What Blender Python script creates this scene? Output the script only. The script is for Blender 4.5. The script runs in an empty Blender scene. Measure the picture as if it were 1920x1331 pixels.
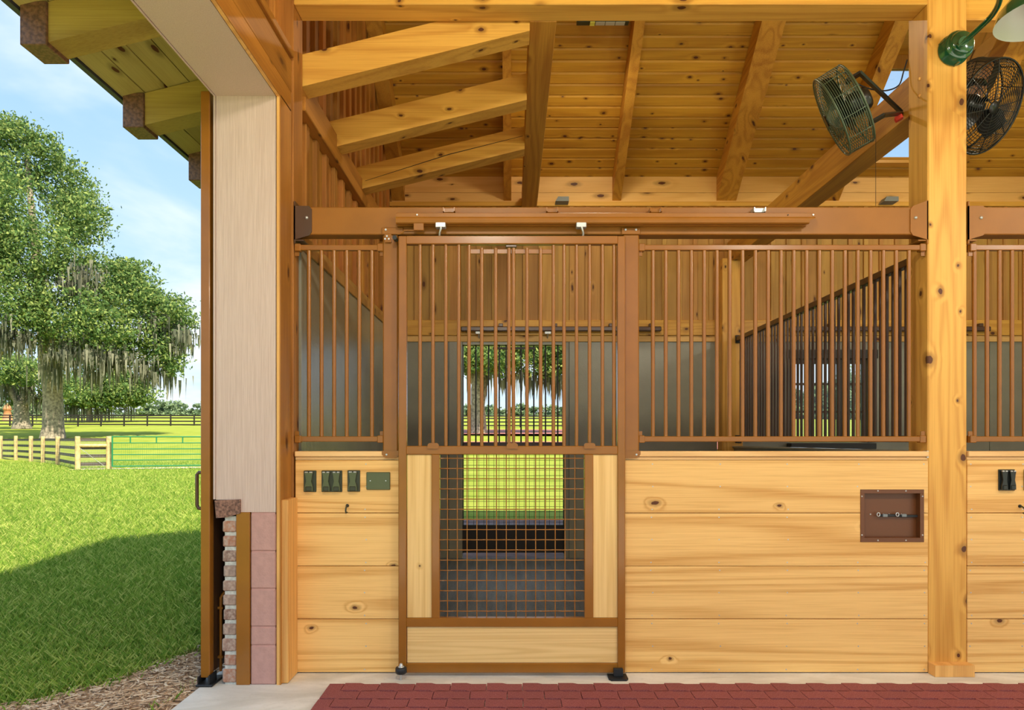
import bpy, math, random
import numpy as np
from mathutils import Vector, Matrix, Euler
random.seed(7)
RS = np.random.RandomState(11)
S = bpy.context.scene
COL = S.collection

# ------------------------------------------------------------------ camera
F, CX, HY, CZ = 1280.0, 960.0, 825.0, 1.254      # focal length (px of 1920), vanishing column, horizon row, eye height
cam = bpy.data.cameras.new('camera')
cam.sensor_width = 36.0
cam.lens = 36.0 * F / 1920
cam.shift_y = (HY - 665.5) / 1920
cam.clip_end = 2000
camo = bpy.data.objects.new('camera', cam)
camo.location = (0, 0, CZ)
camo.rotation_euler = (math.radians(90), 0, 0)
COL.objects.link(camo)
S.camera = camo

# ------------------------------------------------------------------ world, sun, exposure
SUN_STRENGTH, SKY_STRENGTH, EXPOSURE = 5.5, 1.0, 0.70
w = bpy.data.worlds.new('sky')
S.world = w
w.use_nodes = True
nt = w.node_tree
nt.nodes.clear()


class NB:
    """tiny node builder"""
    def __init__(self, nt):
        self.nt = nt

    def n(self, t, **kw):
        nd = self.nt.nodes.new(t)
        for k, v in kw.items():
            setattr(nd, k, v)
        return nd

    def l(self, a, b):
        self.nt.links.new(a, b)

    def put(self, sock, v):
        if hasattr(v, 'is_output') or isinstance(v, bpy.types.NodeSocket):
            self.l(v, sock)
        else:
            sock.default_value = v

    def math(self, op, a, b=None, c=None, clamp=False):
        nd = self.n('ShaderNodeMath', operation=op, use_clamp=clamp)
        self.put(nd.inputs[0], a)
        if b is not None:
            self.put(nd.inputs[1], b)
        if c is not None:
            self.put(nd.inputs[2], c)
        return nd.outputs[0]

    def vmath(self, op, a, b=None):
        nd = self.n('ShaderNodeVectorMath', operation=op)
        self.put(nd.inputs[0], a)
        if b is not None:
            self.put(nd.inputs[1], b)
        return nd.outputs[0]

    def mix(self, f, a, b, mode='MIX'):
        nd = self.n('ShaderNodeMix', data_type='RGBA', blend_type=mode)
        self.put(nd.inputs[0], f)
        self.put(nd.inputs[6], a)
        self.put(nd.inputs[7], b)
        return nd.outputs[2]

    def noise(self, vec, scale=1, detail=2, rough=.5, dist=0):
        nd = self.n('ShaderNodeTexNoise')
        if vec is not None:
            self.l(vec, nd.inputs['Vector'])
        nd.inputs['Scale'].default_value = scale
        nd.inputs['Detail'].default_value = detail
        nd.inputs['Roughness'].default_value = rough
        nd.inputs['Distortion'].default_value = dist
        return nd

    def ss(self, v, lo, hi):
        nd = self.n('ShaderNodeMapRange', interpolation_type='SMOOTHSTEP')
        self.put(nd.inputs[0], v)
        nd.inputs[1].default_value = lo
        nd.inputs[2].default_value = hi
        return nd.outputs[0]


def c4(c):
    return (c[0], c[1], c[2], 1)


b = NB(nt)
tc = b.n('ShaderNodeTexCoord')
sep = b.n('ShaderNodeSeparateXYZ')
b.l(tc.outputs['Generated'], sep.inputs[0])
zz = b.math('MAXIMUM', sep.outputs[2], 0.0)
grad = b.ss(zz, 0.0, 0.75)
skyc = b.mix(grad, (.44, .60, .74, 1), (.16, .35, .66, 1))
den = b.math('ADD', zz, .25)
px_ = b.math('DIVIDE', sep.outputs[0], den)
py_ = b.math('DIVIDE', sep.outputs[1], den)
cv = b.n('ShaderNodeCombineXYZ')
b.l(px_, cv.inputs[0]); b.l(py_, cv.inputs[1])
nz = b.noise(cv.outputs[0], 1.1, 6, .55, .4)
cl = b.ss(nz.outputs[0], .40, .62)
cl = b.math('MULTIPLY', cl, .9)
skyc = b.mix(cl, skyc, (.66, .71, .75, 1))
bg = b.n('ShaderNodeBackground')
b.l(skyc, bg.inputs[0])
bg.inputs[1].default_value = SKY_STRENGTH
wo = b.n('ShaderNodeOutputWorld')
b.l(bg.outputs[0], wo.inputs[0])

sun = bpy.data.lights.new('sun', 'SUN')
sun.energy = SUN_STRENGTH
sun.angle = math.radians(1.0)
sun.color = (1.0, .90, .70)
suno = bpy.data.objects.new('sun', sun)
SA, SB = .60, .60                                    # per metre of height the light travels -SA in x and +SB in y
suno.rotation_euler = Vector((-SA, SB, -1)).to_track_quat('-Z', 'Y').to_euler()
suno.location = (20, -20, 30)
COL.objects.link(suno)

S.view_settings.view_transform = 'Standard'
S.view_settings.look = 'None'
S.view_settings.gamma = 1
S.view_settings.use_curve_mapping = False
S.view_settings.exposure = EXPOSURE


# ------------------------------------------------------------------ helpers
def HX(px, D):
    return (px - CX) * D / F


def HZ(py, D):
    return CZ + (HY - py) * D / F


WL = {}


def tag(o, label=None, cat=None, group=None, kind=None):
    if label: o['label'] = label
    if cat: o['category'] = cat
    if group: o['group'] = group
    if kind: o['kind'] = kind
    return o


def put(o, parent, loc, local=False):
    COL.objects.link(o)
    if parent is not None:
        o.parent = parent
        if local:
            o.location = loc
            WL[o.name] = Vector(loc)
        else:
            o.location = Vector(loc) - WL[parent.name]
            WL[o.name] = Vector(loc)
    else:
        o.location = loc
        WL[o.name] = Vector(loc)
    return o


def empty(name, loc=(0, 0, 0), label=None, cat=None, group=None, kind=None, rot=None, parent=None, local=False):
    o = bpy.data.objects.new(name, None)
    o.empty_display_size = .1
    put(o, parent, loc, local)
    if rot is not None:
        o.rotation_euler = rot
    return tag(o, label, cat, group, kind)


class MB:
    def __init__(s):
        s.v, s.f, s.sm, s.mi = [], [], [], []

    def add(s, vs, fs, smooth=False, mi=0):
        k = len(s.v)
        s.v += [tuple(p) for p in vs]
        s.f += [tuple(i + k for i in f) for f in fs]
        s.sm += [smooth] * len(fs)
        s.mi += [mi] * len(fs)
        return s

    def box(s, x0, x1, y0, y1, z0, z1, bev=0, mi=0):
        if x0 > x1: x0, x1 = x1, x0
        if y0 > y1: y0, y1 = y1, y0
        if z0 > z1: z0, z1 = z1, z0
        bev = min(bev, (x1 - x0) * .45, (y1 - y0) * .45, (z1 - z0) * .45)
        if bev <= 0:
            vs = [(x0, y0, z0), (x1, y0, z0), (x1, y1, z0), (x0, y1, z0), (x0, y0, z1), (x1, y0, z1), (x1, y1, z1), (x0, y1, z1)]
            fs = [(0, 3, 2, 1), (4, 5, 6, 7), (0, 1, 5, 4), (1, 2, 6, 5), (2, 3, 7, 6), (3, 0, 4, 7)]
            return s.add(vs, fs, False, mi)
        c = Vector(((x0 + x1) / 2, (y0 + y1) / 2, (z0 + z1) / 2))
        h = Vector(((x1 - x0) / 2, (y1 - y0) / 2, (z1 - z0) / 2))
        vs, idx = [], {}
        for sx in (-1, 1):
            for sy in (-1, 1):
                for sz in (-1, 1):
                    for ax in range(3):
                        p = [sx * (h[0] - bev), sy * (h[1] - bev), sz * (h[2] - bev)]
                        p[ax] = (sx, sy, sz)[ax] * h[ax]
                        idx[(sx, sy, sz, ax)] = len(vs)
                        vs.append((c[0] + p[0], c[1] + p[1], c[2] + p[2]))
        fs = []
        for ax in range(3):
            o1, o2 = (ax + 1) % 3, (ax + 2) % 3
            for sg in (-1, 1):
                q = []
                for (u, v) in ((-1, -1), (1, -1), (1, 1), (-1, 1)):
                    k = [0, 0, 0]; k[ax] = sg; k[o1] = u; k[o2] = v
                    q.append(idx[(k[0], k[1], k[2], ax)])
                fs.append(tuple(q if sg > 0 else q[::-1]))
        for ax in range(3):
            o1, o2 = (ax + 1) % 3, (ax + 2) % 3
            for u in (-1, 1):
                for v in (-1, 1):
                    a = [0, 0, 0]; a[o1] = u; a[o2] = v; a[ax] = -1
                    d = list(a); d[ax] = 1
                    q = [idx[(*a, o1)], idx[(*d, o1)], idx[(*d, o2)], idx[(*a, o2)]]
                    if u * v > 0: q = q[::-1]
                    fs.append(tuple(q[::-1]))
        for sx in (-1, 1):
            for sy in (-1, 1):
                for sz in (-1, 1):
                    q = [idx[(sx, sy, sz, a)] for a in range(3)]
                    if sx * sy * sz < 0: q = q[::-1]
                    fs.append(tuple(q))
        return s.add(vs, fs, False, mi)

    def tube(s, p0, p1, r, n=10, r1=None, cap=True, mi=0):
        p0, p1 = Vector(p0), Vector(p1)
        r1 = r if r1 is None else r1
        d = (p1 - p0).normalized()
        a = d.orthogonal().normalized(); bb = d.cross(a)
        vs, fs = [], []
        for (p, rr) in ((p0, r), (p1, r1)):
            for k in range(n):
                t = 2 * math.pi * k / n
                vs.append(p + (a * math.cos(t) + bb * math.sin(t)) * rr)
        for k in range(n):
            fs.append((k, (k + 1) % n, n + (k + 1) % n, n + k))
        s.add(vs, fs, True, mi)
        if cap:
            s.add(vs[:n], [tuple(range(n))[::-1]], False, mi)
            s.add(vs[n:], [tuple(range(n))], False, mi)
        return s

    def path(s, pts, r, n=8, mi=0, cap=True, closed=False):
        pts = [Vector(p) for p in pts]
        m = len(pts)
        rr = r if isinstance(r, (list, tuple)) else [r] * m
        vs, fs = [], []
        up = None
        for i, p in enumerate(pts):
            if closed:
                t = (pts[(i + 1) % m] - pts[i - 1]).normalized()
            else:
                t = (pts[min(i + 1, m - 1)] - pts[max(i - 1, 0)]).normalized()
            if up is None:
                up = t.orthogonal().normalized()
            up = (up - t * up.dot(t)).normalized()
            bb = t.cross(up)
            for k in range(n):
                a = 2 * math.pi * k / n
                vs.append(p + (up * math.cos(a) + bb * math.sin(a)) * rr[i])
        for i in range(m if closed else m - 1):
            j = (i + 1) % m
            for k in range(n):
                fs.append((i * n + k, i * n + (k + 1) % n, j * n + (k + 1) % n, j * n + k))
        s.add(vs, fs, True, mi)
        if cap and not closed:
            s.add(vs[:n], [tuple(range(n))[::-1]], False, mi)
            s.add(vs[-n:], [tuple(range(n))], False, mi)
        return s

    def lathe(s, prof, n=24, mi=0, closed=False, M=None):
        vs, fs = [], []
        for (r, z) in prof:
            for k in range(n):
                a = 2 * math.pi * k / n
                v = Vector((r * math.cos(a), r * math.sin(a), z))
                vs.append(M @ v if M is not None else v)
        for i in range(len(prof) - 1):
            for k in range(n):
                fs.append((i * n + k, i * n + (k + 1) % n, (i + 1) * n + (k + 1) % n, (i + 1) * n + k))
        return s.add(vs, fs, True, mi)

    def prism(s, poly, lo, hi, axis='y', mi=0):
        """poly: 2D points; axis = extrusion axis. y: poly=(x,z); x: poly=(y,z); z: poly=(x,y)"""
        def P(u, v, t):
            return {'y': (u, t, v), 'x': (t, u, v), 'z': (u, v, t)}[axis]
        n = len(poly)
        vs = [P(u, v, lo) for u, v in poly] + [P(u, v, hi) for u, v in poly]
        area = sum(poly[i][0] * poly[(i + 1) % n][1] - poly[(i + 1) % n][0] * poly[i][1] for i in range(n))
        fl = (area > 0) == (axis == 'y')
        a = tuple(range(n)); bb = tuple(range(n, 2 * n))
        fs = [a if fl else a[::-1], bb[::-1] if fl else bb]
        for i in range(n):
            j = (i + 1) % n
            q = (i, j, n + j, n + i)
            fs.append(q[::-1] if fl else q)
        return s.add(vs, fs, False, mi)

    def mesh(s, name, mats, loc=(0, 0, 0)):
        me = bpy.data.meshes.new(name)
        lx, ly, lz = loc
        me.from_pydata([(a - lx, bb - ly, c - lz) for a, bb, c in s.v], [], s.f)
        me.polygons.foreach_set('use_smooth', s.sm)
        for m in (mats if isinstance(mats, (list, tuple)) else [mats]):
            me.materials.append(m)
        if isinstance(mats, (list, tuple)) and len(mats) > 1:
            me.polygons.foreach_set('material_index', s.mi)
        me.update()
        return me

    def build(s, name, mats, parent=None, loc=None, local=False):
        if loc is None:
            xs, ys, zs = zip(*s.v)
            loc = ((min(xs) + max(xs)) / 2, (min(ys) + max(ys)) / 2, min(zs))
        me = s.mesh(name, mats, loc)
        o = bpy.data.objects.new(name, me)
        return put(o, parent, loc, local)


def inst(name, me, loc, parent=None, rot=None, local=False):
    o = bpy.data.objects.new(name, me)
    put(o, parent, loc, local)
    if rot is not None:
        o.rotation_euler = rot
    return o


def fast_mesh(name, verts, nper, mats, smooth=False, midx=None):
    """verts (N*nper,3): N polygons with nper corners each, no shared vertices"""
    verts = np.asarray(verts, dtype=np.float32)
    nv = len(verts); nf = nv // nper
    me = bpy.data.meshes.new(name)
    me.vertices.add(nv); me.loops.add(nv); me.polygons.add(nf)
    me.vertices.foreach_set('co', verts.ravel())
    me.loops.foreach_set('vertex_index', np.arange(nv, dtype=np.int32))
    me.polygons.foreach_set('loop_start', np.arange(0, nv, nper, dtype=np.int32))
    try:
        me.polygons.foreach_set('loop_total', np.full(nf, nper, dtype=np.int32))
    except Exception:
        pass
    for m in (mats if isinstance(mats, (list, tuple)) else [mats]):
        me.materials.append(m)
    if midx is not None:
        me.polygons.foreach_set('material_index', midx.astype(np.int32))
    me.update(calc_edges=True)
    me.validate()
    return me


# ------------------------------------------------------------------ materials
def new_mat(name):
    m = bpy.data.materials.new(name)
    m.use_nodes = True
    nt = m.node_tree
    nt.nodes.clear()
    b = NB(nt)
    out = b.n('ShaderNodeOutputMaterial')
    p = b.n('ShaderNodeBsdfPrincipled')
    b.l(p.outputs[0], out.inputs[0])
    return m, b, p, out


def plain(name, col, rough=.5, metal=0, spec=.5, noise=0, nscale=20, bump=0, bscale=200, coat=0):
    m, b, p, out = new_mat(name)
    p.inputs['Roughness'].default_value = rough
    p.inputs['Metallic'].default_value = metal
    p.inputs['Specular IOR Level'].default_value = spec
    p.inputs['Coat Weight'].default_value = coat
    p.inputs['Coat Roughness'].default_value = .12
    p.inputs['Base Color'].default_value = c4(col)
    tc = b.n('ShaderNodeTexCoord')
    if noise:
        n = b.noise(tc.outputs['Object'], nscale, 4)
        f = b.ss(n.outputs[0], .3, .7)
        c = b.mix(f, c4([x * (1 - noise) for x in col]), c4([min(1, x * (1 + noise)) for x in col]))
        b.l(c, p.inputs['Base Color'])
    if bump:
        n = b.noise(tc.outputs['Object'], bscale, 3)
        bp = b.n('ShaderNodeBump')
        bp.inputs['Strength'].default_value = bump
        bp.inputs['Distance'].default_value = .003
        b.l(n.outputs[0], bp.inputs['Height'])
        b.l(bp.outputs[0], p.inputs['Normal'])
    return m


def wood(name, base, dark, axis='X', ringk=60, ringamt=.5, fineamt=.35, knots=.4, kcell=(4.0, 3.0), kr=.075, var=.15,
         hue=0.0, rough=.5, across=2.6, along=.35, knotcol=(.10, .030, .008), blotch=.25, coat=0.0, uvec=(1, 1, 1), rpow=1.8):
    m, b, p, out = new_mat(name)
    tc = b.n('ShaderNodeTexCoord')
    oi = b.n('ShaderNodeObjectInfo')
    off = b.n('ShaderNodeCombineXYZ')
    b.l(b.math('MULTIPLY', oi.outputs['Random'], 37.3), off.inputs[0])
    b.l(b.math('MULTIPLY', oi.outputs['Random'], 71.9), off.inputs[1])
    b.l(b.math('MULTIPLY', oi.outputs['Random'], 53.1), off.inputs[2])
    co = b.vmath('ADD', tc.outputs['Object'], off.outputs[0])
    sp = b.n('ShaderNodeSeparateXYZ')
    b.l(co, sp.inputs[0])
    i = 'XYZ'.index(axis)
    a = sp.outputs[i]; u = b.math('ADD', b.math('MULTIPLY', sp.outputs[(i + 1) % 3], uvec[(i + 1) % 3]), b.math('MULTIPLY', sp.outputs[(i + 2) % 3], uvec[(i + 2) % 3]))
    # knots in the (across, along) plane
    kv = b.n('ShaderNodeCombineXYZ')
    b.l(b.math('MULTIPLY', u, kcell[0]), kv.inputs[0]); b.l(b.math('MULTIPLY', a, kcell[1]), kv.inputs[1])
    wob = b.noise(co, 14, 2)
    kvo = b.vmath('ADD', kv.outputs[0], b.vmath('MULTIPLY', wob.outputs['Color'], (.10, .10, 0)))
    vo = b.n('ShaderNodeTexVoronoi', voronoi_dimensions='2D')
    b.l(kvo, vo.inputs['Vector'])
    vo.inputs['Scale'].default_value = 1
    sc = b.n('ShaderNodeSeparateColor')
    b.l(vo.outputs['Color'], sc.inputs[0])
    gate = b.math('LESS_THAN', sc.outputs[0], knots)
    size = b.math('MULTIPLY_ADD', sc.outputs[1], .9, .45)
    dist = b.math('DIVIDE', vo.outputs['Distance'], size)
    kmask = b.math('MULTIPLY', gate, b.math('SUBTRACT', 1, b.ss(dist, kr * .75, kr)))
    krim = b.math('MULTIPLY', gate, b.math('SUBTRACT', 1, b.ss(dist, kr, kr * 2.6)))
    halo = b.math('MULTIPLY', gate, b.math('SUBTRACT', 1, b.ss(dist, 0, kr * 5)))
    # growth figure
    scl = [across, across, across]; scl[i] = along
    n1 = b.noise(b.vmath('MULTIPLY', co, tuple(scl)), 1, 1.5, .45, .25)
    ph = b.math('ADD', n1.outputs[0], b.math('MULTIPLY', halo, .10))
    rings = b.math('SINE', b.math('MULTIPLY', ph, ringk))
    rings = b.math('MULTIPLY_ADD', rings, .5, .5)
    rings = b.math('POWER', rings, rpow)
    scf = [170, 170, 170]; scf[i] = 2.5
    n2 = b.noise(b.vmath('MULTIPLY', co, tuple(scf)), 1, 2, .6)
    scb = [5, 5, 5]; scb[i] = .9
    n3 = b.noise(b.vmath('MULTIPLY', co, tuple(scb)), 1, 3, .5)
    fine = b.ss(n2.outputs[0], .35, .75)
    f = b.math('ADD', b.math('MULTIPLY', rings, ringamt), b.math('MULTIPLY', fine, fineamt))
    f = b.math('ADD', f, b.math('MULTIPLY', b.math('SUBTRACT', n3.outputs[0], .5), blotch * 2), clamp=True)
    col = b.mix(f, c4(base), c4(dark))
    vv = b.math('MULTIPLY_ADD', oi.outputs['Random'], var * 2, 1 - var)
    hs = b.n('ShaderNodeHueSaturation')
    b.l(col, hs.inputs['Color'])
    b.l(vv, hs.inputs['Value'])
    if hue:
        r2 = b.math('FRACT', b.math('MULTIPLY', oi.outputs['Random'], 17.7))
        b.l(b.math('MULTIPLY_ADD', r2, hue, .5 - hue * .5), hs.inputs['Hue'])
    col = hs.outputs[0]
    col = b.mix(b.math('MULTIPLY', krim, .55), col, c4([d * .45 for d in dark]))
    col = b.mix(kmask, col, c4(knotcol))
    b.l(col, p.inputs['Base Color'])
    p.inputs['Roughness'].default_value = rough
    p.inputs['Specular IOR Level'].default_value = .35
    p.inputs['Coat Weight'].default_value = coat
    p.inputs['Coat Roughness'].default_value = .25
    bp = b.n('ShaderNodeBump')
    bp.inputs['Strength'].default_value = .25
    bp.inputs['Distance'].default_value = .0015
    b.l(f, bp.inputs['Height'])
    b.l(bp.outputs[0], p.inputs['Normal'])
    return m


M = {}
M['plank'] = wood('honey plank', (.92, .575, .20), (.58, .265, .050), 'X', ringk=75, ringamt=.50, fineamt=.34, knots=.30, kcell=(3.6, 2.2), kr=.030, var=.06, blotch=.26, along=.13, across=4.2, rpow=3.2)
M['doorpanel'] = wood('door panel board', (.88, .60, .25), (.66, .38, .11), 'X', across=9, along=.25, ringk=60, ringamt=.40, fineamt=.25, knots=.08, kr=.03, var=.03, blotch=.1)
M['doorpanelz'] = wood('upright door panel board', (.86, .58, .23), (.64, .36, .10), 'Z', ringk=60, across=9, ringamt=.40, fineamt=.35, knots=.22, kr=.03, var=.03, blotch=.1)
M['sillx'] = wood('sill board', (.88, .56, .24), (.66, .36, .12), 'X', ringk=60, ringamt=.35, knots=.1, kr=.03, var=.04)
M['postz'] = wood('pine post', (.78, .43, .090), (.52, .22, .030), 'Z', ringk=60, ringamt=.45, fineamt=.35, knots=.55, kcell=(5.5, 4.2), kr=.075, var=.05, blotch=.5, across=5, along=.3, coat=.12)
M['guardz'] = wood('pale pine guard', (.82, .46, .14), (.56, .25, .06), 'Z', ringk=70, ringamt=.5, knots=.1, var=.05, across=4)
M['beamx'] = wood('pine beam along x', (.77, .43, .080), (.50, .215, .028), 'X', ringk=46, ringamt=.40, knots=.6, kcell=(5.5, 3.2), kr=.07, var=.06, blotch=.45, across=5, along=.3, coat=.1)
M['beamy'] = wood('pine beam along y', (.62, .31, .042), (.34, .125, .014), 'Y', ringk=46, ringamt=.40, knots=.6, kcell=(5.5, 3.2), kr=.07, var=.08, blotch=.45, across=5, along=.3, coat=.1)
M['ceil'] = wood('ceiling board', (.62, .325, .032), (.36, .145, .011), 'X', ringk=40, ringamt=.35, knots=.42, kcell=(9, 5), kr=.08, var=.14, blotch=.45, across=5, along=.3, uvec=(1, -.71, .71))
M['frieze'] = wood('pale frieze board', (.84, .52, .18), (.66, .34, .08), 'X', ringk=36, ringamt=.35, knots=.6, kcell=(6, 2.2), kr=.08, var=.08)
M['soffit'] = wood('bounce tinted soffit', (.52, .42, .13), (.34, .25, .06), 'Y', ringk=30, ringamt=.3, knots=.6, kcell=(6, 2.6), kr=.08, var=.06)  # green cast of lawn bounce light put into the board colour
M['tail'] = wood('bounce tinted tail', (.46, .33, .07), (.25, .15, .03), 'X', ringk=50, ringamt=.5, knots=.3, kcell=(6, 2.2), kr=.08, var=.06)  # stain colour greened to hold light bounced off the grass
M['cedar'] = wood('cedar batten', (.47, .205, .038), (.19, .062, .010), 'Z', ringk=30, ringamt=.35, knots=.25, kcell=(7, 3), kr=.08, var=.28, hue=.015)
M['cedary'] = wood('cedar girt', (.44, .185, .028), (.22, .075, .010), 'Y', ringk=30, ringamt=.4, knots=.35, kcell=(7, 3), kr=.08, var=.12)
M['backboard'] = wood('back wall board', (.55, .31, .085), (.32, .145, .030), 'Z', ringk=30, ringamt=.35, knots=.35, kcell=(7, 2.6), kr=.07, var=.14, hue=.02)
M['dark_end'] = plain('dark end grain', (.16, .075, .04), .45, noise=.4, nscale=60, bump=.6, bscale=60)

M['steel'] = plain('brown powder coated steel', (.30, .113, .012), .27, 0, .42, noise=.06, nscale=6, coat=.3)
M['steelh'] = plain('satin brown header steel', (.30, .115, .013), .42, 0, .35, noise=.06, nscale=6)
M['steeld'] = plain('dark brown steel', (.085, .040, .018), .3, 0, .6)
M['blackbrown'] = plain('black brown steel', (.018, .014, .010), .45)
M['zinc'] = plain('zinc plated steel', (.55, .58, .58), .4, .7)
M['black'] = plain('black rubber', (.012, .014, .016), .5)
M['outlet'] = plain('olive bronze cover', (.10, .115, .055), .3, .3, .6)
M['outletd'] = plain('dark bronze plate', (.045, .05, .03), .35, .2)
M['blackplastic'] = plain('black plastic', (.012, .014, .012), .3)
M['gray'] = plain('grey wall panel', (.27, .265, .20), .25, 0, .5, noise=.06, nscale=4, bump=.35, bscale=90)
M['beige'] = None
M['beige_trim'] = plain('beige trim', (.56, .42, .36), .6)
M['block'] = plain('painted block', (.52, .29, .245), .6, noise=.06, nscale=30, bump=.5, bscale=120)
M['mortar'] = plain('mortar', (.55, .55, .50), .85, noise=.15, nscale=60, bump=.8, bscale=150)
M['stone'] = plain('stone cap', (.22, .115, .08), .85, noise=.5, nscale=90, bump=1, bscale=120)
M['green'] = plain('green enamel', (.004, .075, .030), .15, 0, .7, coat=.6)
M['white_enamel'] = plain('white enamel', (.50, .54, .48), .3)
M['fan'] = plain('dark green fan wire', (.075, .11, .065), .35, .2)
M['fanblk'] = plain('black fan metal', (.010, .012, .011), .3, .2)
M['red'] = plain('red tape', (.75, .05, .03), .5)
M['fenceblack'] = plain('black fence board', (.022, .017, .014), .7)
M['fencegrey'] = plain('weathered dark fence board', (.085, .062, .052), .8)
M['fencepost'] = plain('round fence post', (.62, .44, .20), .8, noise=.25, nscale=8)
M['gategreen'] = plain('green gate paint', (.02, .20, .075), .4)
M['sand'] = plain('sandy track', (.78, .66, .50), .9, noise=.1, nscale=2)
M['redroad'] = plain('brick red road', (.38, .13, .10), .85, noise=.2, nscale=2)
M['darkpav'] = plain('purple brown pavers', (.16, .085, .075), .8, noise=.3, nscale=6)
M['terra'] = plain('terracotta', (.62, .25, .12), .8)
M['galv'] = plain('grey fixture box', (.20, .23, .24), .5)
M['wire'] = plain('fence wire', (.35, .38, .36), .5, .5)
M['bulb'] = plain('frosted bulb', (.9, .9, .85), .3)
M['roofskin'] = plain('roof metal', (.05, .05, .055), .5)


def brickmat():
    m, b, p, out = new_mat('brick')
    tc = b.n('ShaderNodeTexCoord'); oi = b.n('ShaderNodeObjectInfo')
    n = b.noise(tc.outputs['Object'], 45, 4, .6)
    r = b.n('ShaderNodeValToRGB')
    b.l(oi.outputs['Random'], r.inputs[0])
    e = r.color_ramp.elements
    e[0].color = (.21, .115, .085, 1); e[1].color = (.44, .20, .11, 1)
    x = e.new(.35); x.color = (.30, .22, .18, 1)
    x = e.new(.7); x.color = (.33, .15, .10, 1)
    c = b.mix(b.ss(n.outputs[0], .35, .7), r.outputs[0], (.48, .36, .29, 1))
    b.l(c, p.inputs['Base Color'])
    p.inputs['Roughness'].default_value = .85
    bp = b.n('ShaderNodeBump'); bp.inputs['Strength'].default_value = .9; bp.inputs['Distance'].default_value = .006
    b.l(n.outputs[0], bp.inputs['Height']); b.l(bp.outputs[0], p.inputs['Normal'])
    return m


def sidingmat():
    m, b, p, out = new_mat('beige siding')
    tc = b.n('ShaderNodeTexCoord')
    n = b.noise(b.vmath('MULTIPLY', tc.outputs['Object'], (230, 230, 5)), 1, 3, .6, .5)
    n2 = b.noise(b.vmath('MULTIPLY', tc.outputs['Object'], (60, 60, 2)), 1, 2, .6, .5)
    h = b.math('ADD', n.outputs[0], n2.outputs[0])
    c = b.mix(b.ss(n.outputs[0], .3, .7), (.55, .405, .34, 1), (.64, .49, .42, 1))
    b.l(c, p.inputs['Base Color'])
    p.inputs['Roughness'].default_value = .55
    bp = b.n('ShaderNodeBump'); bp.inputs['Strength'].default_value = .5; bp.inputs['Distance'].default_value = .002
    b.l(h, bp.inputs['Height']); b.l(bp.outputs[0], p.inputs['Normal'])
    return m


def concretemat():
    m, b, p, out = new_mat('concrete')
    tc = b.n('ShaderNodeTexCoord')
    n = b.noise(b.vmath('MULTIPLY', tc.outputs['Object'], (2.2, 5, 1)), 1, 6, .6, .8)
    n2 = b.noise(tc.outputs['Object'], 60, 3)
    c = b.mix(b.ss(n.outputs[0], .3, .7), (.60, .585, .52, 1), (.83, .82, .76, 1))
    c = b.mix(b.math('MULTIPLY', b.ss(n2.outputs[0], .55, .75), .25), c, (.48, .46, .41, 1))
    b.l(c, p.inputs['Base Color'])
    p.inputs['Roughness'].default_value = .75
    return m


def rubbermat():
    m, b, p, out = new_mat('red rubber paver')
    tc = b.n('ShaderNodeTexCoord'); oi = b.n('ShaderNodeObjectInfo')
    n = b.noise(tc.outputs['Object'], 260, 3, .7)
    c = b.mix(b.ss(n.outputs[0], .4, .75), (.22, .045, .048, 1), (.42, .145, .145, 1))
    hs = b.n('ShaderNodeHueSaturation'); b.l(c, hs.inputs['Color'])
    b.l(b.math('MULTIPLY_ADD', oi.outputs['Random'], .12, .94), hs.inputs['Value'])
    b.l(hs.outputs[0], p.inputs['Base Color'])
    p.inputs['Roughness'].default_value = .8
    bp = b.n('ShaderNodeBump'); bp.inputs['Strength'].default_value = .5; bp.inputs['Distance'].default_value = .002
    b.l(n.outputs[0], bp.inputs['Height']); b.l(bp.outputs[0], p.inputs['Normal'])
    return m


def stallmat():
    m, b, p, out = new_mat('stall rubber mat')
    tc = b.n('ShaderNodeTexCoord')
    n = b.noise(tc.outputs['Object'], 130, 3, .7)
    w1 = b.noise(b.vmath('MULTIPLY', tc.outputs['Object'], (14, .8, 1)), 1, 3, .6)
    h = b.math('ADD', n.outputs[0], b.math('MULTIPLY', w1.outputs[0], .6))
    c = b.mix(b.ss(h, .55, 1.05), (.05, .065, .085, 1), (.18, .215, .25, 1))
    b.l(c, p.inputs['Base Color'])
    p.inputs['Roughness'].default_value = .5
    bp = b.n('ShaderNodeBump'); bp.inputs['Strength'].default_value = .8; bp.inputs['Distance'].default_value = .004
    b.l(n.outputs[0], bp.inputs['Height']); b.l(bp.outputs[0], p.inputs['Normal'])
    return m


def grassground():
    m, b, p, out = new_mat('lawn ground')
    tc = b.n('ShaderNodeTexCoord')
    n = b.noise(tc.outputs['Object'], .5, 5, .6)
    n2 = b.noise(tc.outputs['Object'], 9, 4, .7)
    n3 = b.noise(tc.outputs['Object'], 90, 2, .7)
    c = b.mix(b.ss(n.outputs[0], .3, .7), (.24, .32, .03, 1), (.36, .40, .06, 1))
    c = b.mix(b.math('MULTIPLY', b.ss(n2.outputs[0], .4, .75), .6), c, (.38, .38, .07, 1))
    c = b.mix(b.math('MULTIPLY', b.ss(n3.outputs[0], .5, .8), .5), c, (.09, .14, .014, 1))
    b.l(c, p.inputs['Base Color'])
    p.inputs['Roughness'].default_value = .9
    p.inputs['Specular IOR Level'].default_value = .1
    bp = b.n('ShaderNodeBump'); bp.inputs['Strength'].default_value = .7; bp.inputs['Distance'].default_value = .03
    b.l(n3.outputs[0], bp.inputs['Height']); b.l(bp.outputs[0], p.inputs['Normal'])
    return m


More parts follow.
